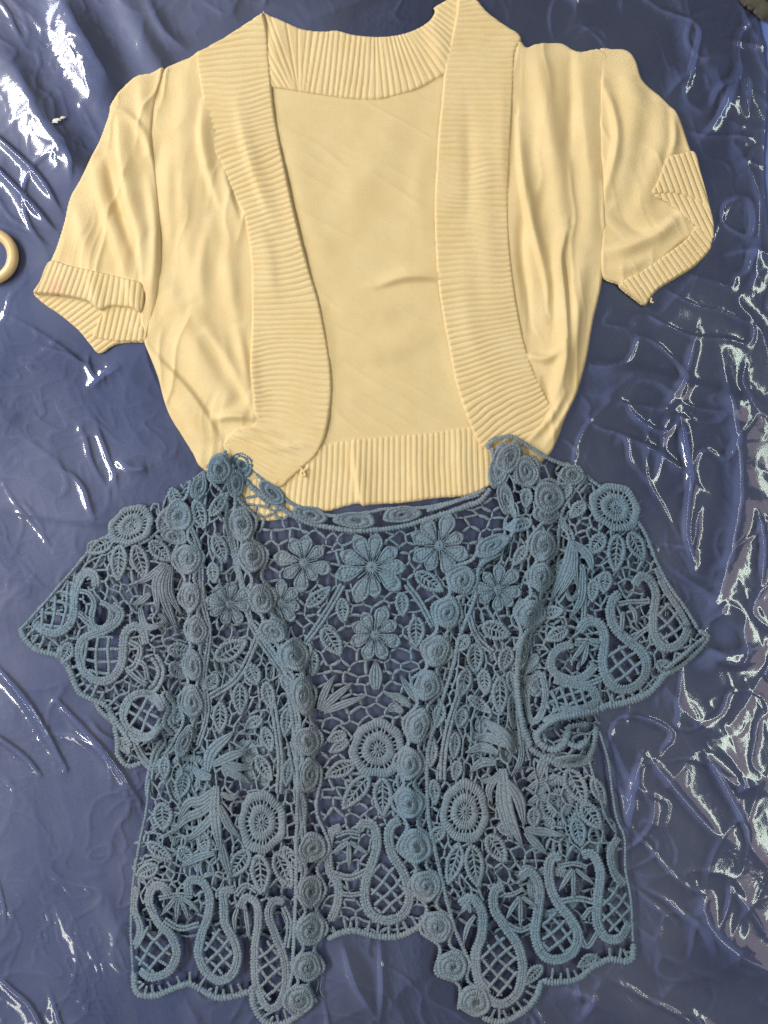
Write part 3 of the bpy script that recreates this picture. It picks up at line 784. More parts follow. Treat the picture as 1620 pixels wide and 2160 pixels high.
def lattice(mb, poly, H, ang, pitch, w=7.5, lift=1.0):
    poly = cr(poly, 4, True); c = poly.mean(0); R = np.max(np.hypot(*(poly - c).T)) + 5
    for k, a in enumerate((ang, ang + 88)):
        a = math.radians(a); d = np.array([math.cos(a), math.sin(a)]); n = np.array([-d[1], d[0]])
        for o in np.arange(-R, R, pitch):
            p = c + n * (o + 0.35 * pitch) + np.outer(np.arange(-R, R, 3.0), d)
            p = p + n * (2.5 * np.sin(np.arange(len(p)) / 6.0 + o))[:, None]
            ins = sdf(p, poly)[0] > -5
            idx = np.where(ins)[0]
            if len(idx) < 4: continue
            cord(mb, p[idx[0]:idx[-1] + 1], w, H, lift + 0.7 * k, per=5.2, depth=0.22, sides=7, wob=0.8)

def paisley(path, H, w=26, lat=None, ang=40, pitch=25, lift=1.3, extra=()):
    mb = MB(); w = 0.84 * w
    bandcord(mb, cr(path, 8), w, H, lift)
    if lat is not None: lattice(mb, lat, H, ang, pitch, lift=lift - 0.4)
    for p in extra: bandcord(mb, cr(p, 8), w * 0.72, H, lift)
    return mb

def net(mb, poly, H, cell=(38, 34), w=6.2, rot=0.0, lift=0.3, excl=(), warp=14, jit=0.20):
    """hand-crocheted ground of uneven six-sided meshes"""
    poly = np.asarray(poly); lo = poly.min(0) - 60; hi = poly.max(0) + 60; c = 0.5 * (lo + hi); R = np.hypot(*(hi - lo)) / 2
    px, py = cell
    cr_, sr_ = math.cos(rot), math.sin(rot)
    nodes = {}; edges = []
    ni = int(R / px) + 3; nj = int(R / (py * 0.75)) + 3
    pts = []; idx = {}
    def node(i, j, top):
        k = (i, j, top)
        if k not in idx:
            x = (i + 0.5 * (j % 2)) * px; y = j * py * 0.75 + (-py / 4 if top else py / 4)
            pts.append((x + jit * px * rng.standard_normal() * 0.6, y + jit * py * rng.standard_normal() * 0.6)); idx[k] = len(pts) - 1
        return idx[k]
    for j in range(-nj, nj):
        for i in range(-ni, ni):
            # 'top' node = joint below upper vertex; brick-wall topology of a honeycomb
            a = node(i, j, False)
            sh = i if j % 2 == 0 else i + 1
            edges.append((a, node(i, j, True)))
            edges.append((a, node(sh - 1 if j % 2 == 0 else sh - 1, j + 1, True)))
            edges.append((a, node(sh, j + 1, True)))
    p = np.array(pts)
    p = np.c_[p[:, 0] * cr_ - p[:, 1] * sr_, p[:, 0] * sr_ + p[:, 1] * cr_] + c
    p = p + warp * 2 * (np.c_[vnoise(p, 95, seed=3), vnoise(p, 95, seed=11)] - .5)
    inp = sdf(p, poly)[0] > -4
    ok = inp.copy()
    for e in excl: ok &= ~inside(p, np.asarray(e, float))
    for a, b in edges:
        if not (inp[a] and inp[b] and (ok[a] or ok[b])): continue
        if not ok[a]: a, b = b, a
        pb = p[b] if ok[b] else p[a] + 0.75 * (p[b] - p[a])
        m = 0.5 * (p[a] + pb) + 1.2 * rng.standard_normal(2)
        if np.hypot(*(p[a] - p[b])) > 2.2 * max(cell): continue
        cord(mb, np.array([p[a], m, pb]), w * (1 + 0.18 * rng.standard_normal()), H, lift, depth=0, sides=5, step=6, wob=0.5)

def border(mb, path, H, w=15, lift=1.2, picot=None, inward=1, plen=22, pw=7):
    """wound edge cord, with the little bars that tie it to the motifs"""
    p = cr(path, 8)
    cord(mb, p, w, H, lift, per=6.6, depth=0.40, flat=0.55)
    if picot:
        Q, s = resample(p, picot)
        T = np.gradient(Q, axis=0); T /= np.maximum(np.hypot(T[:, 0], T[:, 1]), 1e-6)[:, None]; n = np.c_[-T[:, 1], T[:, 0]] * inward
        for q, m in zip(Q[1:-1], n[1:-1]):
            e = q + m * plen * (0.9 + 0.4 * rng.random()) + 3 * rng.standard_normal(2)
            cord(mb, np.array([q, 0.5 * (q + e), e]), pw, H, lift - 0.2, per=5, depth=0.2, sides=6)

def ell(cx, cy, rx, ry, rot=0, n=20):
    t = np.linspace(0, 2 * np.pi, n, endpoint=False); c, s = math.cos(rot), math.sin(rot)
    return np.c_[cx + rx * np.cos(t) * c - ry * np.sin(t) * s, cy + rx * np.cos(t) * s + ry * np.sin(t) * c]

lace = bpy.data.objects.new("lace_shrug", None); S.collection.objects.link(lace)
lace.location = (0.0, -0.23, 0)
lace["label"] = "dusty blue crocheted lace shrug with spirals, flowers and open net, below the yellow one"
lace["category"] = "shrug"
bpy.context.view_layer.update()

def put(mb, name, parent):
    if mb.V and name != 'loose_thread':
        v = np.vstack(mb.V); FIB.append(v[rng.integers(0, len(v), max(4, len(v) // 130))])
    o = mb.build(name, M_LACE, parent)
    if o is not None and parent is lace: kid(o)
    elif o is not None: kid(o)
    return o
D2R = math.pi / 180

def layer(name, H, nets, motifs):
    """one panel of the shrug = its net (part) + every motif sewn into it (sub-parts)"""
    mb = MB()
    excl = []
    for kind, a in motifs:
        if kind == 'leaf':
            x0, y0, x1, y1, w = a[:5]; L = math.hypot(x1 - x0, y1 - y0)
            excl.append(ell((x0 + x1) / 2, (y0 + y1) / 2, 0.44 * L, 0.36 * w, math.atan2(y1 - y0, x1 - x0)))
        elif kind == 'flower': excl.append(ell(a[0], a[1], 0.8 * a[2], 0.8 * a[2]))
        elif kind == 'rosette': excl.append(ell(a[0], a[1], 0.85 * a[2], 0.85 * a[3], a[4] * D2R))
        elif kind == 'paisley':
            p = cr(a['path'], 4); excl.append(p)
        elif kind == 'hole': excl.append(np.asarray(a, float))
    for kw in nets:
        kw = dict(kw); poly = kw.pop('poly', None)
        net(mb, cr(poly, 4, True) if poly is not None else H.poly, H, excl=excl, **kw)
    part = put(mb, name, lace)
    for kind, a in motifs:
        if kind == 'med':
            cx, cy, rx, ry, rot = a[:5]
            put(medallion(cx, cy, rx, ry, rot * D2R, H, lift=(a[5] if len(a) > 5 else 1.8)), "spiral_motif", part)
        elif kind == 'flower':
            cx, cy, R, n, rot = a[:5]
            put(flower(cx, cy, R, n, rot * D2R, H, *(a[5:] if len(a) > 5 else ())), "flower_motif", part)
        elif kind == 'rosette':
            put(rosette(a[0], a[1], a[2], a[3], a[4] * D2R, H), "rosette_motif", part)
        elif kind == 'leaf': put(leaf(*a[:5], H, bend=(a[5] if len(a) > 5 else 0)), "leaf_motif", part)
        elif kind == 'blades': [put(blades([b_], a.get('w', 20), H, ridges=a.get('r', 3), lift=a.get('lift', 1.8)), "feather_leaf", part) for b_ in a['p']]
        elif kind == 'paisley': put(paisley(a['path'], H, a.get('w', 26), a.get('lat'), a.get('ang', 40), a.get('pitch', 25), extra=a.get('x', ()), lift=a.get('lift', 1.3)), "paisley_motif", part)
        elif kind == 'stem':
            m = MB(); p, w = a; p = cr(p, 8)
            pr, _ = resample(p, 6); T = np.gradient(pr, axis=0); T /= np.hypot(T[:, 0], T[:, 1])[:, None]; n = np.c_[-T[:, 1], T[:, 0]]
            for o_ in (-0.3, 0.3): cord(m, pr + n * w * o_, w * 0.55, H, 1.5, per=6.4, depth=0.34)
            put(m, "stem_cord", part)
        elif kind == 'edge':
            m = MB(); border(m, a['p'], H, a.get('w', 15), a.get('lift', 1.4), a.get('picot'), a.get('inw', 1), a.get('plen', 22)); put(m, "edge_cord", part)
    return part

def scallop(chain):
    """cords running down both sides of a chain of medallions, pinched in between them"""
    C = np.array([c[:2] for c in chain if len(c) < 6 or c[5] > 1.5], float); R = np.array([0.5 * (c[2] + c[3]) for c in chain if len(c) < 6 or c[5] > 1.5])
    T = np.gradient(C, axis=0); T /= np.hypot(T[:, 0], T[:, 1])[:, None]; n = np.c_[-T[:, 1], T[:, 0]]
    rx = np.array([min(c[2], c[3]) for c in chain if len(c) < 6 or c[5] > 1.5])
    out = []
    for sg in (1, -1):
        p = []
        for i in range(len(C)):
            p.append(C[i] + sg * n[i] * (rx[i] + 5))
            if i + 1 < len(C): p.append(0.5 * (C[i] + C[i + 1]) + sg * 0.5 * (n[i] + n[i + 1]) * 11)
        out.append(('edge', {'p': p, 'w': 8, 'lift': 1.2}))
    return out
def fillers(poly, motifs, n, seed, size=(48, 26), gap=6):
    """small open leaves worked into the ground between the larger motifs"""
    r = np.random.default_rng(seed); poly = cr(poly, 4, True); occ = []
    for k, a in motifs:
        if k == 'med': occ.append((a[0], a[1], 0.5 * (a[2] + a[3])))
        elif k == 'flower': occ.append((a[0], a[1], a[2]))
        elif k == 'rosette': occ.append((a[0], a[1], 0.5 * (a[2] + a[3])))
        elif k == 'leaf': occ += [(a[0] + t * (a[2] - a[0]), a[1] + t * (a[3] - a[1]), a[4] * 0.5) for t in (0.2, 0.5, 0.8)]
        elif k == 'paisley': occ += [(x, y, 16) for x, y in a['path']] + ([(x, y, 18) for x, y in np.asarray(a['lat'])] if a.get('lat') is not None else [])
        elif k == 'blades': occ += [(x, y, 9) for b_ in a['p'] for x, y in [q for q in b_ if not np.isscalar(q)]]
        elif k == 'stem': occ += [(x, y, 7) for x, y in cr(a[0], 3)]
        elif k == 'hole': occ += [(np.mean([q[0] for q in a]), np.mean([q[1] for q in a]), 40)]
    lo, hi = poly.min(0), poly.max(0); out = []
    cand = lo + r.random((n * 60, 2)) * (hi - lo)
    cand = cand[sdf(cand, poly)[0] > 14]
    for c in cand:
        if len(out) >= n: break
        an = math.radians(90 + 45 * r.standard_normal()); L = size[0] * (0.8 + 0.5 * r.random()); w = size[1] * (0.8 + 0.4 * r.random())
        e = 0.5 * L * np.array([math.cos(an), math.sin(an)])
        pr = [c - 0.6 * e, c, c + 0.6 * e]
        oc = np.array(occ)
        if any((np.hypot(oc[:, 0] - q[0], oc[:, 1] - q[1]) < oc[:, 2] + 0.42 * w).any() for q in pr): continue
        occ += [(q[0], q[1], 0.5 * w) for q in pr]
        out.append(('leaf', (c[0] - e[0], c[1] - e[1], c[0] + e[0], c[1] + e[1], w)))
    return out

# ---- back, flat on the film; shows in the opening and darkly through the fronts
H_BACK = Drape([(500,1030),(575,1062),(655,1100),(750,1112),(850,1103),(950,1075),(1030,1050),(1150,1090),(1230,1250),(1240,1500),(1280,1700),(1300,1930),(1100,1975),(890,1950),(820,1975),(750,1963),(695,1972),(500,1980),(310,1960),(320,1750),(350,1550),(400,1250),(430,1080)],
    3.4, 2.4, 30, [([(440,940),(500,985),(560,1035),(640,1078),(750,1098),(860,1085),(960,1060),(1040,1020),(1060,960)], 60, 34, 6.0), ([(700,1130),(690,1300),(700,1500)], 40, 40, 0.8), ([(950,1075),(960,1130),(1010,1170)], 20, 20, 2.5)], 0.5, 1.0)
back_motifs = [
 ('flower', (642,1186,58,8,10)), ('flower', (784,1195,76,9,0)), ('flower', (926,1150,62,8,20)), ('flower', (791,1337,57,8,22)), ('flower', (592,1272,46,8,5)),
 ('stem', ([(724,1232),(690,1290),(646,1354)], 13)), ('stem', ([(856,1230),(886,1270),(914,1322)], 13)),
 ('leaf', (684,1325,718,1380,36)), ('leaf', (722,1262,726,1312,26)), ('leaf', (878,1302,878,1364,33)), ('leaf', (847,1250,850,1298,27)), ('leaf', (878,1208,934,1246,32)),
 ('leaf', (659,1370,659,1424,28)), ('leaf', (648,1278,698,1238,26)),
 ('blades', {'p': [[(672,1495),(690,1450),(708,1422)], [(676,1496),(715,1462),(745,1438)], [(684,1500),(730,1482),(772,1467)], [(866,1488),(840,1470),(810,1461)], [(880,1478),(860,1448),(844,1422)], [(850,1500),(835,1492),(818,1498)]], 'w': 20}),
 ('blades', {'p': [[(793,1452),(793,1425),(793,1392),34]], 'w': 30, 'r': 4}),
 ('rosette', (798,1578,60,62,0)), ('leaf', (807,1640,808,1718,38)), ('leaf', (778,1634,724,1702,36)), ('leaf', (748,1608,688,1634,32)), ('leaf', (840,1630,880,1690,34)), ('leaf', (850,1605,900,1640,30)),
 ('leaf', (730,1545,692,1560,22)), ('leaf', (735,1560,696,1585,20)),
 ('paisley', {'path': [(757,1750),(766,1735),(787,1738),(795,1764),(793,1793),(781,1829),(772,1858),(770,1892),(780,1920),(801,1935),(827,1937),(852,1923),(864,1892),(858,1858),(847,1829),(828,1801),(820,1764),(826,1738),(846,1728)], 'w': 26,
    'lat': [(790,1835),(820,1822),(846,1850),(850,1890),(835,1918),(805,1918),(786,1890)], 'ang': 45, 'pitch': 24}),
 ('paisley', {'path': [(720,1742),(700,1752),(692,1790),(697,1835),(714,1863),(712,1906),(698,1938)], 'w': 24}),
 ('blades', {'p': [[(736,1772),(718,1785),(700,1797)], [(736,1775),(737,1805),(737,1830)], [(738,1772),(757,1785),(777,1798)]], 'w': 14, 'r': 2}),
 ('stem', ([(700,1838),(738,1848),(774,1834)], 14)), ('stem', ([(716,1880),(742,1884),(770,1878)], 10)), ('stem', ([(708,1760),(735,1752),(760,1756)], 10)),
 ('edge', {'p': [(690,1978),(725,1963),(753,1961),(781,1969),(824,1974),(858,1966),(900,1942)], 'picot': 22, 'inw': -1, 'plen': 26}),
 ('med', (575,1040,36,17,44,2.6)), ('med', (656,1085,38,17,12,2.6)), ('med', (750,1097,44,18,4,2.6)), ('med', (847,1085,40,18,-8,2.6)), ('med', (512,980,30,22,60,3.5)),
 ('edge', {'p': [(500,985),(535,1030),(590,1068),(640,1098),(700,1113),(760,1119),(840,1112),(900,1095),(960,1076),(1012,1056),(1034,1030)], 'w': 12, 'lift': 2.0}),
 ('edge', {'p': [(490,962),(530,985),(558,1016),(600,1050),(630,1068),(700,1088),(780,1080),(810,1074),(880,1072),(940,1062),(1010,1044)], 'w': 8, 'lift': 2.4}),
 ('edge', {'p': [(900,1078),(960,1058),(1024,1032)], 'w': 9, 'lift': 2.6}),
 # seen darkly under the fronts
 ('flower', (470,1420,52,8,12)), ('flower', (1100,1430,52,8,3)), ('rosette', (400,1640,52,54,0)), ('rosette', (1180,1690,52,54,0)),
 ('leaf', (380,1700,370,1780,36)), ('leaf', (430,1690,460,1760,36)), ('leaf', (1180,1750,1185,1830,36)), ('leaf', (1225,1735,1265,1790,36)),
 ('flower', (560,1600,54,8,0)), ('flower', (1040,1560,54,8,0)),
 ('blades', {'p': [[(520,1560),(480,1590),(440,1580)], [(1130,1650),(1150,1600),(1190,1590)], [(1130,1660),(1170,1640),(1200,1650)], [(1000,1400),(1040,1380),(1060,1330)], [(600,1500),(570,1450),(580,1400)]], 'w': 26}),
 ('paisley', {'path': [(420,1800),(380,1790),(360,1850),(380,1900),(440,1900),(450,1840),(420,1800)], 'w': 24}), ('paisley', {'path': [(1150,1830),(1120,1860),(1140,1920),(1200,1910),(1210,1850),(1150,1830)], 'w': 24}),
]
layer("back_panel", H_BACK, [dict(cell=(35, 33), w=6.4, lift=0.2)], back_motifs)

# ---- fronts
FL = [(478,948),(500,1010),(520,1070),(548,1130),(566,1210),(585,1290),(640,1345),(655,1420),(668,1500),(676,1560),(672,1640),(655,1690),(686,1760),(690,1800),(678,1870),(684,1960),(678,2040),(660,2110),(625,2140),(575,2152),(545,2128),(532,2088),(489,2096),(457,2098),(425,2082),(401,2070),(373,2078),(337,2092),(298,2090),(284,2062),(280,1954),(284,1861),(300,1761),(312,1700),(318,1640),(330,1600),(385,1540),(392,1450),(396,1330),(385,1200),(365,1100),(385,1040),(430,995)]
H_FL = Drape(FL, 9.0, 5.0, 34, [
    ([(400,1010),(440,985),(478,955),(520,1000),(545,1060)], 40, 50, 6.0), ([(450,1020),(465,1150),(455,1300),(440,1450)], 22, 26, 3.0), ([(400,1080),(410,1250),(415,1400),(400,1540)], 20, 14, 5.0), ([(520,1090),(555,1250),(625,1380),(650,1500),(652,1640)], 16, 20, 5.0),
    ([(590,1480),(595,1620),(620,1760),(640,1900),(640,2080)], 22, 20, 3.5), ([(500,1540),(470,1700),(450,1850)], 34, 30, 3.4), ([(550,1650),(560,1800),(555,1950),(570,2100)], 26, 22, 2.6), ([(340,1740),(350,1900),(350,2040)], 22, 24, 1.6),
    ([(620,1640),(600,1700),(640,1740)], 10, 16, -3.0), ([(480,1040),(490,1100),(500,1180)], 8, 10, -3.5), ([(520,1430),(530,1560),(520,1680)], 9, 10, -2.5), ([(430,1500),(410,1580),(390,1680)], 14, 10, -3.0)])
chain_l = [(466,990,26,32,15),(500,1020,18,30,10,0.5),(512,1105,27,35,-12),(536,1172,26,33,-8),(553,1262,25,33,-14),(578,1328,32,22,18),(622,1378,33,34,20),(641,1462,22,42,-4),(650,1558,26,32,-16),(654,1630,20,38,10),
    (661,1782,31,30,20),(658,1872,25,33,-8),(657,1952,30,36,5),(650,2030,30,33,10),(632,2100,33,35,20)]
arm_l = [(424,1026,17,32,14),(380,1088,31,34,10),(372,1130,30,18,10,0.3),(400,1178,30,33,5),(406,1258,23,32,8),(420,1325,23,32,-4),(412,1400,20,34,-6),(408,1476,25,36,4),(392,1560,16,36,20)]
fl_m = [('med', c) for c in chain_l + arm_l]
fl_m += [
 ('flower', (487,1272,49,8,12)), ('rosette', (555,1728,50,66,0)),
 ('leaf', (549,1796,557,1876,40)), ('leaf', (585,1794,616,1864,36)), ('leaf', (526,1788,488,1842,36)), ('leaf', (600,1780,640,1830,26)),
 ('leaf', (460,1386,522,1350,38)), ('leaf', (440,1450,462,1418,28)), ('leaf', (468,1480,467,1542,30)), ('leaf', (528,1400,545,1440,32)), ('leaf', (509,1440,510,1504,30)), ('leaf', (562,1436,576,1492,26)), ('leaf', (560,1530,574,1580,24)), ('leaf', (545,1590,575,1640,26)), ('leaf', (610,1490,604,1545,24)),
 ('leaf', (600,1420,618,1460,24)), ('leaf', (612,1600,606,1650,22)), ('leaf', (345,1690,350,1745,40)),
 ('stem', ([(548,1335),(524,1392),(496,1434),(444,1468)], 13)), ('stem', ([(575,1462),(586,1530),(594,1600),(590,1668)], 14)), ('stem', ([(612,1560),(628,1640),(640,1725),(644,1790),(640,1860)], 12)),
 ('stem', ([(398,1090),(425,1160),(432,1260),(446,1330),(436,1420),(440,1500),(420,1570)], 10)), ('stem', ([(480,1090),(500,1180),(520,1260),(540,1330),(600,1420),(628,1500),(634,1600)], 12)),
 ('blades', {'p': [[(441,1622),(452,1580),(498,1538),30], [(452,1608),(490,1590),(530,1576),24], [(470,1602),(505,1612),(534,1616),22], [(472,1612),(505,1630),(530,1646),22], [(449,1634),(425,1628),(408,1610),26],
   [(461,1655),(430,1682),(400,1690),(378,1730),24], [(462,1676),(430,1705),(395,1722),(362,1757),24], [(463,1700),(435,1735),(398,1768),22], [(461,1650),(458,1710),(470,1792),30], [(468,1690),(488,1736),(512,1762),22], [(470,1665),(495,1675),(508,1660),16],
   [(458,1790),(425,1800),(384,1822),20], [(472,1770),(480,1810),(492,1850),20]]}),
 ('paisley', {'path': [(362,1880),(350,1862),(330,1862),(319,1890),(336,1934),(364,1962),(377,2002),(362,2038),(326,2052),(298,2040)], 'lat': [(296,1960),(330,1950),(358,1975),(362,2010),(345,2036),(310,2038),(292,2010)], 'ang': 38, 'pitch': 27, 'w': 24}),
 ('paisley', {'path': [(292,1865),(286,1910),(300,1950),(290,1990)], 'w': 20}),
 ('paisley', {'path': [(402,1880),(402,1853),(430,1852),(446,1885),(442,1926),(429,1962),(422,2002),(436,2040),(465,2060),(494,2044),(504,2006),(494,1970),(478,1940),(476,1901),(474,1874),(498,1868)], 'lat': [(440,1975),(470,1955),(488,1985),(488,2025),(465,2044),(442,2025)], 'ang': 42, 'pitch': 24, 'w': 24}),
 ('paisley', {'path': [(510,1908),(520,1886),(544,1896),(548,1938),(541,1982),(540,2034),(546,2082),(566,2116),(592,2108),(604,2062),(602,2014),(583,1962),(570,1922),(578,1893),(602,1896)], 'lat': [(555,1990),(575,1975),(590,2020),(592,2070),(578,2098),(556,2080),(550,2030)], 'ang': 52, 'pitch': 24, 'w': 22}),
 ('blades', {'p': [[(380,1885),(378,1912),(376,1940)], [(383,1885),(395,1912),(402,1936)], [(386,1883),(408,1900),(426,1918)], [(376,1885),(360,1905),(344,1922)]], 'w': 13, 'r': 2}), ('stem', ([(352,1930),(385,1950),(424,1942)], 12)), ('stem', ([(340,1886),(372,1880),(410,1882)], 10)),
 ('blades', {'p': [[(520,1900),(525,1940),(530,1975)], [(505,1905),(498,1930),(500,1960)]], 'w': 13, 'r': 2}), ('stem', ([(500,1880),(520,1860),(545,1870)], 12)), ('stem', ([(600,1905),(612,1940),(606,1990)], 12)),
 ('edge', {'p': [(286,2046),(288,2080),(304,2094),(337,2092),(373,2078),(401,2070),(425,2082),(457,2098),(489,2096),(533,2084)], 'picot': 20, 'inw': -1, 'plen': 24}),
 ('edge', {'p': [(533,2070),(538,2118),(566,2152),(602,2152),(640,2130)], 'picot': 20, 'inw': -1, 'plen': 22}),
 ('edge', {'p': [(318,1640),(310,1710),(298,1770),(284,1861),(280,1954),(284,2060)], 'w': 6}),
 ('edge', {'p': [(478,950),(500,1050),(488,1120),(510,1220),(522,1290),(548,1330),(598,1398),(612,1470),(624,1560),(630,1650),(628,1770),(626,1870),(622,1960),(618,2040),(604,2110)], 'w': 9}),
]
fl_m += scallop(chain_l) + scallop(arm_l)
fl_m += fillers(FL, fl_m, 34, 5)
layer("front_panel", H_FL, [dict(cell=(20, 38), w=5.4, rot=0.06, warp=18, poly=[(480,960),(520,1100),(560,1250),(640,1360),(665,1560),(640,1700),(640,1760),(560,1900),(300,1900),(310,1720),(330,1610),(400,1540),(420,1380),(400,1150),(430,1010)]),
    dict(cell=(36, 34), w=6, warp=16, lift=0.6, poly=[(300,1740),(420,1700),(500,1860),(490,1890),(300,1880)])], fl_m)

FR = [(1034,930),(1078,922),(1108,940),(1150,965),(1180,1010),(1180,1100),(1170,1200),(1140,1300),(1105,1340),(1095,1430),(1105,1520),(1120,1590),(1200,1640),(1240,1600),(1262,1540),(1278,1594),(1290,1673),(1298,1722),(1313,1759),(1314,1821),(1326,1893),(1331,1968),(1334,2008),(1321,2023),(1284,2018),(1252,2032),(1215,2060),(1173,2065),(1141,2062),(1131,2093),(1104,2125),(1057,2148),(1010,2144),(968,2118),(960,2080),(922,2050),(918,1990),(890,1960),(892,1910),(866,1870),(846,1800),(842,1740),(836,1690),(836,1600),(854,1530),(874,1440),(892,1370),(916,1290),(945,1215),(1000,1160),(1060,1120),(1078,1060),(1045,1030),(1028,990)]
H_FR = Drape(FR, 9.0, 5.0, 34, [
    ([(1010,1000),(1030,940),(1080,925),(1140,960),(1190,990)], 40, 50, 5.0), ([(1060,960),(1085,1050),(1080,1120),(1030,1160)], 14, 14, 5.0), ([(1120,1010),(1125,1100),(1110,1180)], 16, 18, 2.6), ([(1150,1060),(1145,1200),(1110,1300),(1095,1420),(1100,1530)], 18, 16, 5.0),
    ([(960,1240),(920,1380),(885,1520),(862,1650),(880,1800),(920,1940)], 18, 20, 3.8), ([(1000,1300),(960,1460),(940,1620)], 12, 14, 2.6), ([(1050,1320),(1050,1450),(1070,1600),(1090,1750)], 18, 20, 3.0), ([(980,1680),(990,1850),(1020,2000),(1040,2100)], 30, 30, 2.6),
    ([(1130,1640),(1150,1750),(1160,1900)], 20, 20, -2.4), ([(1230,1640),(1260,1760),(1280,1900)], 18, 22, 2.2), ([(1000,1400),(1020,1520),(1010,1600)], 9, 10, -2.4), ([(1080,1440),(1085,1540),(1080,1600)], 7, 6, -4.0)])
chain_r = [(1050,985,20,46,10,1.0),(1064,1050,16,40,-12,0.8),(1070,968,24,36,25),(1107,996,25,35,-8),(1155,1050,34,34,0),(1205,1002,26,22,10),(1150,1085,30,20,10,0.3),(1142,1150,27,34,14),(1137,1216,23,33,4),(1115,1292,33,28,-20),(1100,1375,14,34,8),
    (1036,1150,40,20,-32),(972,1222,29,31,20),(942,1290,28,34,16),(920,1370,28,34,14),(900,1442,28,32,12),(880,1526,26,37,16),(863,1604,28,34,8),(862,1687,31,33,-6),(877,1778,35,37,-12),(898,1861,32,35,-10),(921,1947,31,35,-8),(953,2030,33,33,0),(1000,2104,35,35,0)]
fr_m = [('med', c) for c in chain_r]
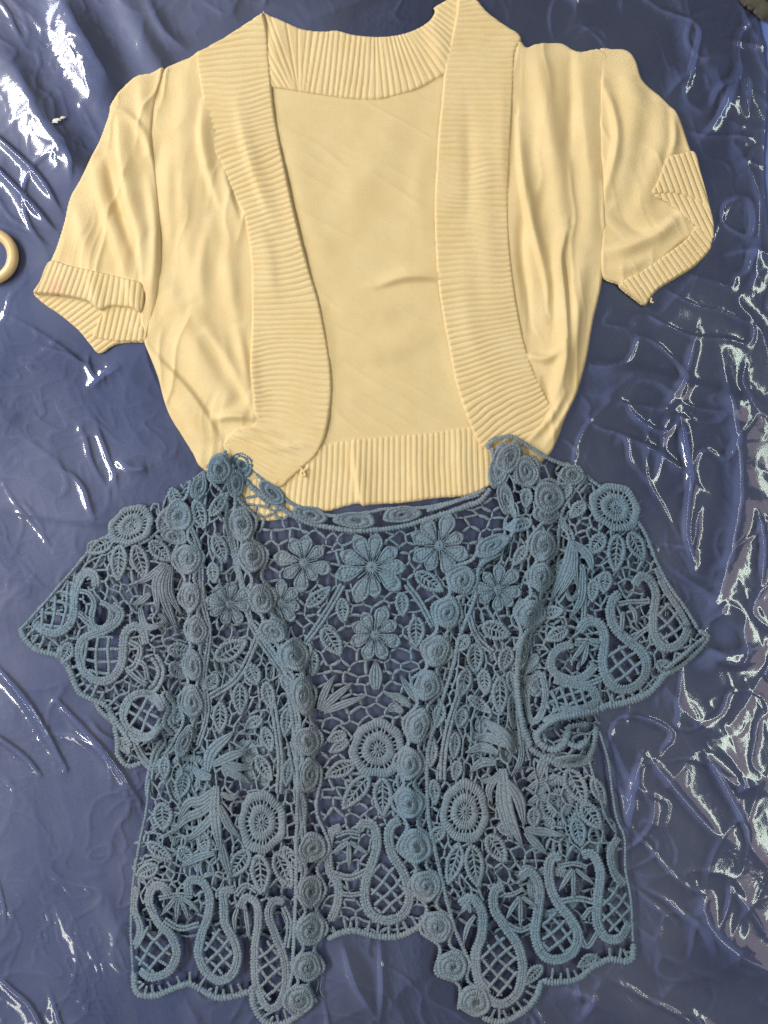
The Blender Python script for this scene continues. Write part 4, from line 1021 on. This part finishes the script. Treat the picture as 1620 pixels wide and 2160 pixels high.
fr_m += [
 ('flower', (1047,1241,50,8,5)), ('rosette', (979,1706,51,66,0)),
 ('leaf', (993,1776,1006,1860,38)), ('leaf', (968,1776,944,1856,32)), ('leaf', (1028,1758,1064,1810,36)), ('leaf', (935,1740,905,1770,26)),
 ('leaf', (1018,1318,1072,1338,38)), ('leaf', (1000,1356,1002,1416,32)), ('leaf', (985,1408,968,1466,30)), ('leaf', (1052,1424,1052,1502,32)), ('leaf', (1072,1364,1056,1412,30)), ('leaf', (1078,1460,1082,1535,22)), ('leaf', (1018,1410,1022,1462,26)),
 ('leaf', (930,1480,920,1530,24)), ('leaf', (912,1560,908,1612,22)), ('leaf', (960,1540,956,1595,22)), ('leaf', (914,1640,918,1690,22)), ('leaf', (965,1600,958,1640,22)),
 ('leaf', (1195,1620,1230,1690,40)), ('leaf', (1225,1690,1262,1740,36)),
 ('stem', ([(986,1292),(998,1329),(1014,1354),(1036,1372)], 12)), ('stem', ([(976,1440),(958,1485),(945,1527),(935,1580),(932,1640)], 14)), ('stem', ([(1090,1500),(1100,1560),(1112,1600)], 12)),
 ('blades', {'p': [[(1084,1584),(1060,1545),(1018,1512),30], [(1064,1566),(1035,1552),(996,1552),26], [(1048,1582),(1015,1572),(980,1582),24], [(1044,1604),(1015,1604),(990,1622),24], [(1062,1622),(1040,1640),(1010,1642),20],
   [(1058,1615),(1066,1700),(1100,1780),36], [(1066,1640),(1092,1680),(1102,1735),28], [(1052,1640),(1056,1700),(1080,1770),24], [(1050,1625),(1030,1660),(1036,1690),20], [(1100,1560),(1095,1600),(1075,1630),16],
   [(1105,1742),(1145,1750),(1188,1756),22], [(1105,1748),(1130,1775),(1152,1798),22]]}),
 ('blades', {'p': [[(1112,1640),(1140,1622),(1165,1625)], [(1112,1660),(1142,1645),(1170,1652)], [(1112,1690),(1142,1678),(1165,1690)]], 'w': 18, 'lift': -1.5}),
 ('paisley', {'path': [(968,1900),(992,1884),(1015,1915),(1014,1963),(1002,2000),(1005,2046),(1020,2088),(1057,2108),(1090,2084),(1100,2032),(1090,1986),(1062,1944),(1040,1907),(1042,1872),(1060,1860)], 'lat': [(1020,2000),(1050,1965),(1078,1995),(1086,2040),(1070,2084),(1035,2084),(1018,2045)], 'ang': 48, 'pitch': 25, 'w': 26}),
 ('paisley', {'path': [(1094,1845),(1116,1832),(1136,1866),(1132,1917),(1126,1963),(1140,2002),(1168,2016),(1204,2002),(1216,1963),(1197,1926),(1168,1889),(1155,1843),(1160,1808),(1180,1800)], 'lat': [(1146,1940),(1170,1920),(1198,1950),(1202,1985),(1170,2000),(1146,1980)], 'ang': 50, 'pitch': 25, 'w': 26}),
 ('paisley', {'path': [(1224,1798),(1246,1795),(1262,1833),(1257,1884),(1256,1935),(1274,1970),(1306,1970),(1326,1940)], 'lat': [(1270,1880),(1300,1862),(1322,1890),(1322,1930),(1300,1956),(1272,1945)], 'ang': 42, 'pitch': 25, 'w': 26}),
 ('paisley', {'path': [(1302,1762),(1284,1790),(1292,1833),(1314,1862)], 'w': 24}),
 ('blades', {'p': [[(1094,1884),(1078,1908),(1066,1930)], [(1095,1888),(1096,1918),(1095,1948)], [(1098,1884),(1114,1895),(1130,1905)]], 'w': 13, 'r': 2}), ('stem', ([(1064,1940),(1096,1954),(1128,1940)], 11)), ('stem', ([(1060,1882),(1080,1878),(1100,1868)], 9)),
 ('blades', {'p': [[(1205,1826),(1190,1850),(1176,1872)], [(1206,1828),(1206,1856),(1206,1884)], [(1210,1826),(1230,1842),(1250,1858)]], 'w': 13, 'r': 2}), ('stem', ([(1180,1894),(1215,1888),(1255,1896)], 12)), ('stem', ([(1225,1930),(1240,1910),(1256,1915)], 10)), ('stem', ([(1218,1960),(1235,1990),(1256,1960)], 10)), ('stem', ([(1180,1820),(1206,1815),(1234,1822)], 9)),
 ('blades', {'p': [[(1000,1920),(985,1945),(975,1985)], [(990,1915),(985,1900),(970,1915)]], 'w': 13, 'r': 2}),
 ('edge', {'p': [(1334,1985),(1332,2012),(1318,2022),(1284,2019),(1252,2033),(1215,2060),(1173,2066),(1141,2062)], 'picot': 20, 'inw': 1, 'plen': 24}),
 ('edge', {'p': [(1140,2060),(1131,2093),(1104,2126),(1057,2149),(1015,2140)], 'picot': 20, 'inw': 1, 'plen': 24}),
 ('edge', {'p': [(1262,1540),(1280,1600),(1291,1680),(1300,1725),(1315,1765),(1317,1830),(1328,1893),(1333,1980)], 'w': 6}), ('edge', {'p': [(1240,1600),(1256,1660),(1276,1720),(1296,1750)], 'w': 6}),
 ('edge', {'p': [(1034,945),(1048,1020),(1078,1065),(1082,1110),(1062,1148),(1012,1190),(1000,1260),(968,1340),(955,1400),(936,1460),(918,1520),(902,1580),(900,1650),(905,1730),(918,1790),(934,1860),(955,1940),(985,2010),(1030,2080)], 'w': 9}),
 ('edge', {'p': [(1148,1298),(1104,1338),(1092,1380),(1088,1430),(1092,1478),(1102,1527),(1118,1570)], 'w': 14, 'lift': 2.4}),
 ('edge', {'p': [(1026,948),(1036,930),(1076,922),(1108,940),(1150,965),(1180,978),(1225,992)], 'w': 9, 'lift': 1.5}),
]
fr_m += scallop(chain_r[2:11]) + scallop(chain_r[11:])
fr_m += fillers(FR, fr_m, 34, 6)
layer("front_panel", H_FR, [dict(cell=(20, 38), w=5.4, rot=-0.08, warp=18, poly=[(1040,950),(1110,950),(1160,1010),(1150,1200),(1110,1320),(1100,1500),(1110,1600),(1080,1760),(1150,1800),(1080,1880),(960,1900),(880,1720),(860,1640),(900,1500),(930,1380),(960,1260),(1060,1150)]),
    dict(cell=(30, 42), w=6, rot=-0.4, warp=12, lift=0.6, poly=[(1110,1610),(1230,1610),(1290,1700),(1310,1790),(1180,1810),(1110,1770)])], fr_m)

# ---- sleeves
SL = [(430,1000),(395,1012),(350,1038),(300,1075),(267,1096),(225,1132),(190,1147),(183,1169),(124,1238),(79,1290),(45,1327),(57,1349),(82,1371),(119,1379),(141,1398),(155,1426),(168,1458),(200,1475),(230,1490),(244,1528),(249,1562),(247,1578),(257,1602),(274,1617),(300,1612),(330,1640),(372,1580),(400,1480),(405,1340),(392,1200),(372,1100)]
H_SL = Drape(SL, 8.0, 2.2, 60, [([(300,1100),(260,1220),(200,1330)], 40, 40, 2.0), ([(350,1180),(330,1330),(300,1450)], 24, 24, 2.6), ([(370,1350),(350,1480),(320,1570)], 14, 18, 3.5), ([(250,1440),(310,1460),(360,1440)], 14, 16, -2.0), ([(260,1540),(310,1560),(360,1520)], 8, 12, 4.0)])
sl_m = [
 ('rosette', (279,1108,52,40,-28)), ('leaf', (257,1150,255,1222,34)), ('leaf', (290,1150,312,1220,32)), ('leaf', (240,1138,190,1166,30)), ('leaf', (322,1142,362,1182,32)),
 ('blades', {'p': [[(356,1188),(334,1228),(340,1292),22], [(360,1190),(348,1245),(378,1335),22], [(364,1195),(362,1250),(388,1300),18], [(352,1188),(325,1212),(298,1230),20], [(322,1250),(302,1266),(282,1274),18], [(300,1280),(312,1318),(350,1318),20], [(340,1292),(352,1305),(340,1318),12]]}),
 ('paisley', {'path': [(208,1236),(203,1212),(183,1207),(168,1228),(161,1258),(161,1290),(150,1318),(126,1333),(99,1330),(76,1314)], 'lat': [(82,1300),(118,1262),(154,1226),(158,1272),(148,1306),(122,1322),(92,1318)], 'ang': 10, 'pitch': 24, 'w': 24}),
 ('paisley', {'path': [(314,1356),(304,1325),(283,1320),(267,1340),(264,1376),(257,1408),(235,1431),(208,1433),(181,1414),(171,1384),(176,1354),(194,1338),(225,1328),(251,1310),(259,1290),(242,1272)], 'lat': [(184,1360),(215,1344),(248,1352),(252,1392),(232,1420),(205,1420),(185,1396)], 'ang': 5, 'pitch': 24, 'w': 24}),
 ('paisley', {'path': list(map(tuple, ell(306,1505,44,46,0.4,10))), 'lat': ell(306,1505,34,36,0.4,10), 'ang': 30, 'pitch': 22, 'w': 22}),
 ('paisley', {'path': [(218,1268),(236,1278),(240,1300),(224,1322),(204,1318),(198,1296),(204,1274)], 'w': 15}),
 ('stem', ([(172,1245),(192,1250),(204,1268),(200,1300)], 10)), ('stem', ([(166,1290),(190,1310),(212,1330)], 10)), ('stem', ([(276,1350),(300,1366),(290,1400),(270,1412)], 12)), ('stem', ([(330,1380),(344,1410),(336,1440),(320,1455)], 18)), ('stem', ([(272,1410),(296,1430),(314,1440)], 10)), ('stem', ([(290,1390),(310,1400),(316,1430)], 10)),
 ('stem', ([(352,1460),(366,1490),(356,1520),(372,1545)], 18)), ('stem', ([(348,1560),(330,1590),(318,1640),(316,1680)], 16)), ('stem', ([(376,1556),(350,1600),(324,1640)], 14)), ('stem', ([(290,1560),(300,1590),(316,1610)], 14)), ('stem', ([(262,1510),(270,1545),(300,1560)], 12)), ('stem', ([(300,1600),(330,1620),(345,1600)], 16)),
 ('edge', {'p': [(267,1096),(225,1132),(190,1147),(183,1169),(124,1238),(79,1290),(45,1327)], 'w': 6}),
 ('edge', {'p': [(45,1327),(57,1349),(82,1371),(119,1380),(141,1398),(155,1426),(168,1458),(196,1474),(228,1490),(243,1528)], 'picot': 20, 'inw': -1, 'plen': 24, 'w': 14}),
 ('edge', {'p': [(243,1528),(249,1562),(250,1590),(272,1614),(300,1608)], 'w': 12, 'lift': 2}), ('edge', {'p': [(232,1500),(262,1540),(282,1572)], 'w': 14, 'lift': 2.5}), ('edge', {'p': [(200,1478),(214,1500),(236,1520)], 'w': 12, 'lift': 0.2}),
]
sl_m += fillers(SL, sl_m, 14, 8, (40, 24))
layer("sleeve", H_SL, [dict(cell=(28, 34), w=5.6, rot=0.5, warp=14, jit=0.24), dict(cell=(32, 30), w=6, rot=1.2, warp=16, lift=-3.6)], sl_m)

SR = [(1180,978),(1222,989),(1241,1009),(1276,1036),(1325,1083),(1355,1117),(1386,1190),(1411,1237),(1446,1286),(1470,1328),(1492,1340),(1488,1353),(1465,1382),(1433,1407),(1401,1422),(1376,1452),(1347,1471),(1310,1481),(1280,1486),(1258,1501),(1262,1545),(1240,1600),(1190,1616),(1120,1580),(1096,1510),(1094,1420),(1110,1340),(1150,1260),(1160,1150),(1160,1060)]
H_SR = Drape(SR, 8.2, 2.2, 60, [([(1250,1090),(1270,1220),(1300,1350)], 40, 40, 2.0), ([(1190,1120),(1190,1250),(1150,1380)], 22, 22, 2.6), ([(1262,1500),(1199,1503),(1162,1513),(1130,1540)], 12, 16, 6.0), ([(1150,1575),(1200,1590),(1245,1560)], 12, 12, 4.5), ([(1160,1540),(1200,1540),(1240,1535)], 12, 12, -7.0), ([(1470,1345),(1430,1385),(1390,1410)], 10, 10, 3)])
sr_m = [
 ('rosette', (1296,1070,58,48,35)), ('leaf', (1268,1128,1242,1166,32)), ('leaf', (1299,1128,1293,1206,36)), ('leaf', (1326,1124,1356,1180,34)), ('leaf', (1230,1060,1200,1090,26)),
 ('blades', {'p': [[(1202,1138),(1192,1190),(1160,1268),24], [(1206,1140),(1206,1200),(1172,1262),20], [(1210,1150),(1208,1200),(1216,1240),20], [(1208,1145),(1236,1170),(1246,1204),24], [(1226,1196),(1222,1260),(1198,1304),22], [(1195,1120),(1185,1100),(1195,1088),14], [(1216,1250),(1200,1262),(1188,1244),12]]}),
 ('stem', ([(1180,1100),(1196,1120),(1204,1140)], 14)), ('stem', ([(1224,1190),(1228,1260),(1226,1310)], 10)),
 ('paisley', {'path': [(1218,1330),(1233,1311),(1256,1311),(1270,1333),(1270,1365),(1267,1397),(1277,1429),(1298,1450),(1328,1450),(1354,1428),(1360,1397),(1347,1370),(1322,1350),(1292,1321),(1283,1291),(1288,1264),(1304,1250)], 'lat': [(1284,1380),(1310,1358),(1340,1380),(1346,1410),(1325,1436),(1298,1434),(1282,1410)], 'ang': 58, 'pitch': 24, 'w': 26}),
 ('paisley', {'path': [(1334,1234),(1348,1215),(1370,1224),(1380,1254),(1374,1291),(1374,1328),(1389,1359),(1411,1364),(1434,1350),(1450,1324)], 'lat': [(1388,1285),(1412,1275),(1438,1300),(1440,1330),(1415,1352),(1390,1340)], 'ang': 55, 'pitch': 24, 'w': 24, 'x': [[(1384,1196),(1400,1240),(1428,1282),(1450,1320)]]}),
 ('paisley', {'path': [(1206,1356),(1172,1368),(1159,1397),(1172,1420),(1204,1432),(1232,1422),(1254,1400)], 'w': 24}),
 ('blades', {'p': [[(1232,1352),(1220,1370),(1200,1395)], [(1236,1356),(1230,1385),(1222,1402)], [(1310,1288),(1308,1312),(1306,1335)], [(1322,1275),(1334,1290),(1338,1318)], [(1240,1346),(1250,1350),(1262,1352)]], 'w': 13, 'r': 2}),
 ('stem', ([(1210,1350),(1236,1350),(1258,1358)], 11)), ('stem', ([(1300,1272),(1330,1268),(1366,1266)], 10)), ('stem', ([(1330,1350),(1350,1330),(1368,1322)], 10)), ('stem', ([(1200,1432),(1230,1440),(1264,1430)], 12)),
 ('paisley', {'path': [(1165,1430),(1200,1440),(1246,1450),(1256,1474),(1230,1490),(1180,1496)], 'lat': [(1160,1455),(1200,1448),(1244,1460),(1240,1482),(1195,1490),(1155,1490)], 'ang': -25, 'pitch': 19, 'w': 22}),
 ('paisley', {'path': [(1140,1415),(1116,1440),(1110,1480),(1120,1520),(1140,1500),(1148,1460),(1140,1415)], 'w': 18}),
 ('edge', {'p': [(1180,978),(1222,989),(1241,1009),(1276,1036),(1325,1083),(1355,1117),(1386,1190),(1411,1237),(1446,1286),(1470,1326)], 'w': 8}),
 ('edge', {'p': [(1470,1328),(1490,1340),(1484,1356),(1462,1380),(1433,1404),(1401,1422)], 'w': 12, 'lift': 2}), ('edge', {'p': [(1484,1344),(1445,1372),(1400,1410)], 'w': 12, 'lift': 3.2}),
 ('edge', {'p': [(1404,1416),(1376,1452),(1347,1471),(1310,1482),(1280,1487),(1250,1500)], 'picot': 22, 'inw': 1, 'plen': 22, 'w': 17}),
 ('edge', {'p': [(1262,1496),(1199,1503),(1162,1513),(1134,1540),(1134,1562),(1158,1576),(1180,1570),(1194,1548),(1200,1530),(1240,1524)], 'w': 16, 'lift': 3.5}),
 ('edge', {'p': [(1106,1537),(1110,1568),(1145,1594),(1195,1612),(1234,1600),(1250,1574),(1256,1530)], 'w': 14, 'lift': 3}), ('edge', {'p': [(1190,1560),(1215,1570),(1240,1556)], 'w': 13, 'lift': 3}),
 ('med', (1205,1602,46,15,-4,2.5)), ('edge', {'p': [(1140,1516),(1180,1500),(1230,1492)], 'w': 10, 'lift': 2}),
 ('hole', [(1150,1530),(1200,1515),(1235,1520),(1195,1550),(1160,1560)]),
]
sr_m += fillers(SR, sr_m, 14, 9, (40, 24))
layer("sleeve", H_SR, [dict(cell=(30, 34), w=5.6, rot=-0.3, warp=14, jit=0.24), dict(cell=(32, 30), w=6, rot=-1.1, warp=16, lift=-3.6)], sr_m)

# loose threads at the lower corners of the fronts
FLAT = lambda P: np.full(len(P), 2.5)
for pts in ([(672,2040),(680,2060),(676,2085),(682,2100)], [(668,2050),(672,2070),(668,2090)], [(1046,2120),(1052,2140),(1048,2160)], [(1036,2118),(1030,2136),(1036,2150)], [(250,1520),(238,1512),(228,1518)]):
    mb = MB(); cord(mb, cr(pts, 6), 2.2, FLAT, 1.0, depth=0, sides=5, step=3); put(mb, "loose_thread", lace)

# stray cotton fibres standing off the yarn
fb = np.vstack(FIB); mb = MB()
nf = len(fb); a0 = rng.random(nf) * 2 * np.pi; ln = 5 + 11 * rng.random(nf) ** 2; cv = rng.standard_normal(nf) * 0.9; up = 0.5 + 1.6 * rng.random(nf)
ts = np.linspace(0, 1, 4)
ax = a0[:, None] + cv[:, None] * ts[None]
px = fb[:, 0:1] + np.cumsum(np.cos(ax), 1) * ln[:, None] / 4; py = fb[:, 1:2] + np.cumsum(np.sin(ax), 1) * ln[:, None] / 4
pz = fb[:, 2:3] + 0.2 + up[:, None] * np.sin(np.pi * 0.6 * ts)[None]
wn = 0.45
for sgn_ in (0,):
    ring = np.array([(1, 0), (-0.5, 0.87), (-0.5, -0.87)])
    nx_, ny_ = -np.sin(ax), np.cos(ax)
    V = np.stack([np.stack([px + wn * r_[0] * nx_, py + wn * r_[0] * ny_, pz + wn * 0.5 * r_[1]], -1) for r_ in ring], 2)   # fibre, step, ring
    i = np.arange(nf * 12).reshape(nf, 4, 3); i = np.concatenate([i, i[:, :, :1]], 2)
    mb.V.append(V.reshape(-1, 3)); mb.F.append(np.stack([i[:, :-1, :-1], i[:, :-1, 1:], i[:, 1:, 1:], i[:, 1:, :-1]], -1).reshape(-1, 4)); mb.n = nf * 12
kid(mb.build("cotton_fuzz", M_LACE, lace, kind="stuff"))

# ------------------------------------------------------------------ small things at the edges of the frame
M_IV = mat_plain("ivory", srgb(226, 196, 140), 0.28, 0.12, 60)
mb = MB(); na, nb = 72, 20
A, B = np.meshgrid(np.linspace(0, 2 * np.pi, na, endpoint=False), np.linspace(0, 2 * np.pi, nb, endpoint=False), indexing='ij')
R0, r0 = 49.0, 11.5
rr = R0 + r0 * np.cos(B) * (1 + 0.04 * np.cos(2 * A))
P = np.c_[(-17 + rr * np.cos(A)).ravel(), (544 + rr * np.sin(A)).ravel()]
z = 5.6 + (r0 * 0.5 * np.sin(B)).ravel() + 1.2 * np.cos(A).ravel()
V = np.vstack([np.c_[P, z]]); i = np.arange(na * nb).reshape(na, nb); i = np.r_[i, i[:1]]; i = np.c_[i, i[:, :1]]
F = np.stack([i[:-1, :-1], i[:-1, 1:], i[1:, 1:], i[1:, :-1]], -1).reshape(-1, 4)
link("ring", make_mesh("ring", world(V[:, :2], V[:, 2]), F), M_IV, label="glossy cream bangle-like ring cut by the left edge", cat="ring")

M_GR = mat_plain("olive_cloth", srgb(92, 88, 74), 0.9, 0.35, 90, 0.4)
poly = np.array([(1560,-80),(1556,-10),(1568,14),(1584,24),(1600,40),(1622,48),(1690,60),(1760,20),(1740,-90)], float)
def corner(name):
    xs = np.arange(1550, 1770, 3.0); ys = np.arange(-95, 70, 3.0); X, Y = np.meshgrid(xs, ys); P = np.c_[X.ravel(), Y.ravel()]
    pl = cr(poly, 5, True); d, ft = sdf(P, pl); rim = (d < 1) & (d > -5); P = np.where(rim[:, None], ft, P); d = np.where(rim, 0, d)
    i = np.arange(len(P)).reshape(len(ys), len(xs)); F = np.stack([i[:-1, :-1], i[1:, :-1], i[1:, 1:], i[:-1, 1:]], -1).reshape(-1, 4); F = F[(d >= 0)[F].all(1)]
    u = np.unique(F); m = -np.ones(len(P), int); m[u] = np.arange(len(u)); F = m[F]; P = P[u]; d = d[u]
    z = 0.6 + 13 * lip(d, 22) + folds(P, [([(1575,-20),(1600,20),(1640,40)], 10, 12, 6), ([(1590,-40),(1630,0),(1690,20)], 14, 10, 7), ([(1600,10),(1625,22),(1660,25)], 6, 5, -7)])
    return link(name, make_mesh(name, world(P, z), F), M_GR, label="crumpled olive grey cloth cut by the top right corner", cat="cloth")
corner("folded_cloth")

# white fleck stuck to the film
mb = MB()
for cx, cy, rx, ry, z0 in ((121, 256, 8.5, 4.5, 2.6), (133, 249, 5.0, 2.6, 2.7)):
    nr, nt = 5, 26; r = np.linspace(0.02, 1, nr)[:, None]; th = np.linspace(0, 2 * np.pi, nt, endpoint=False)[None]
    k = 1 + 0.28 * rng.standard_normal((1, nt)) * (r > 0.5)
    P = np.c_[(cx + rx * r * k * np.cos(th) + 0.3 * ry * r * np.sin(th)).ravel(), (cy + ry * r * k * np.sin(th) - 0.25 * rx * r * np.cos(th)).ravel()]
    mb.grid(P, low_z(P) + 3.2 + 0.8 * (1 - (r + 0 * th).ravel() ** 3) + film_extra(P), nr, nt, wrapv=True)
mb.build("white_fleck", mat_plain("white_paint", srgb(235, 232, 222), 0.6, 0.1, 300), label="tiny white flake stuck on the plastic beside the pink-stained sleeve", cat="flake")
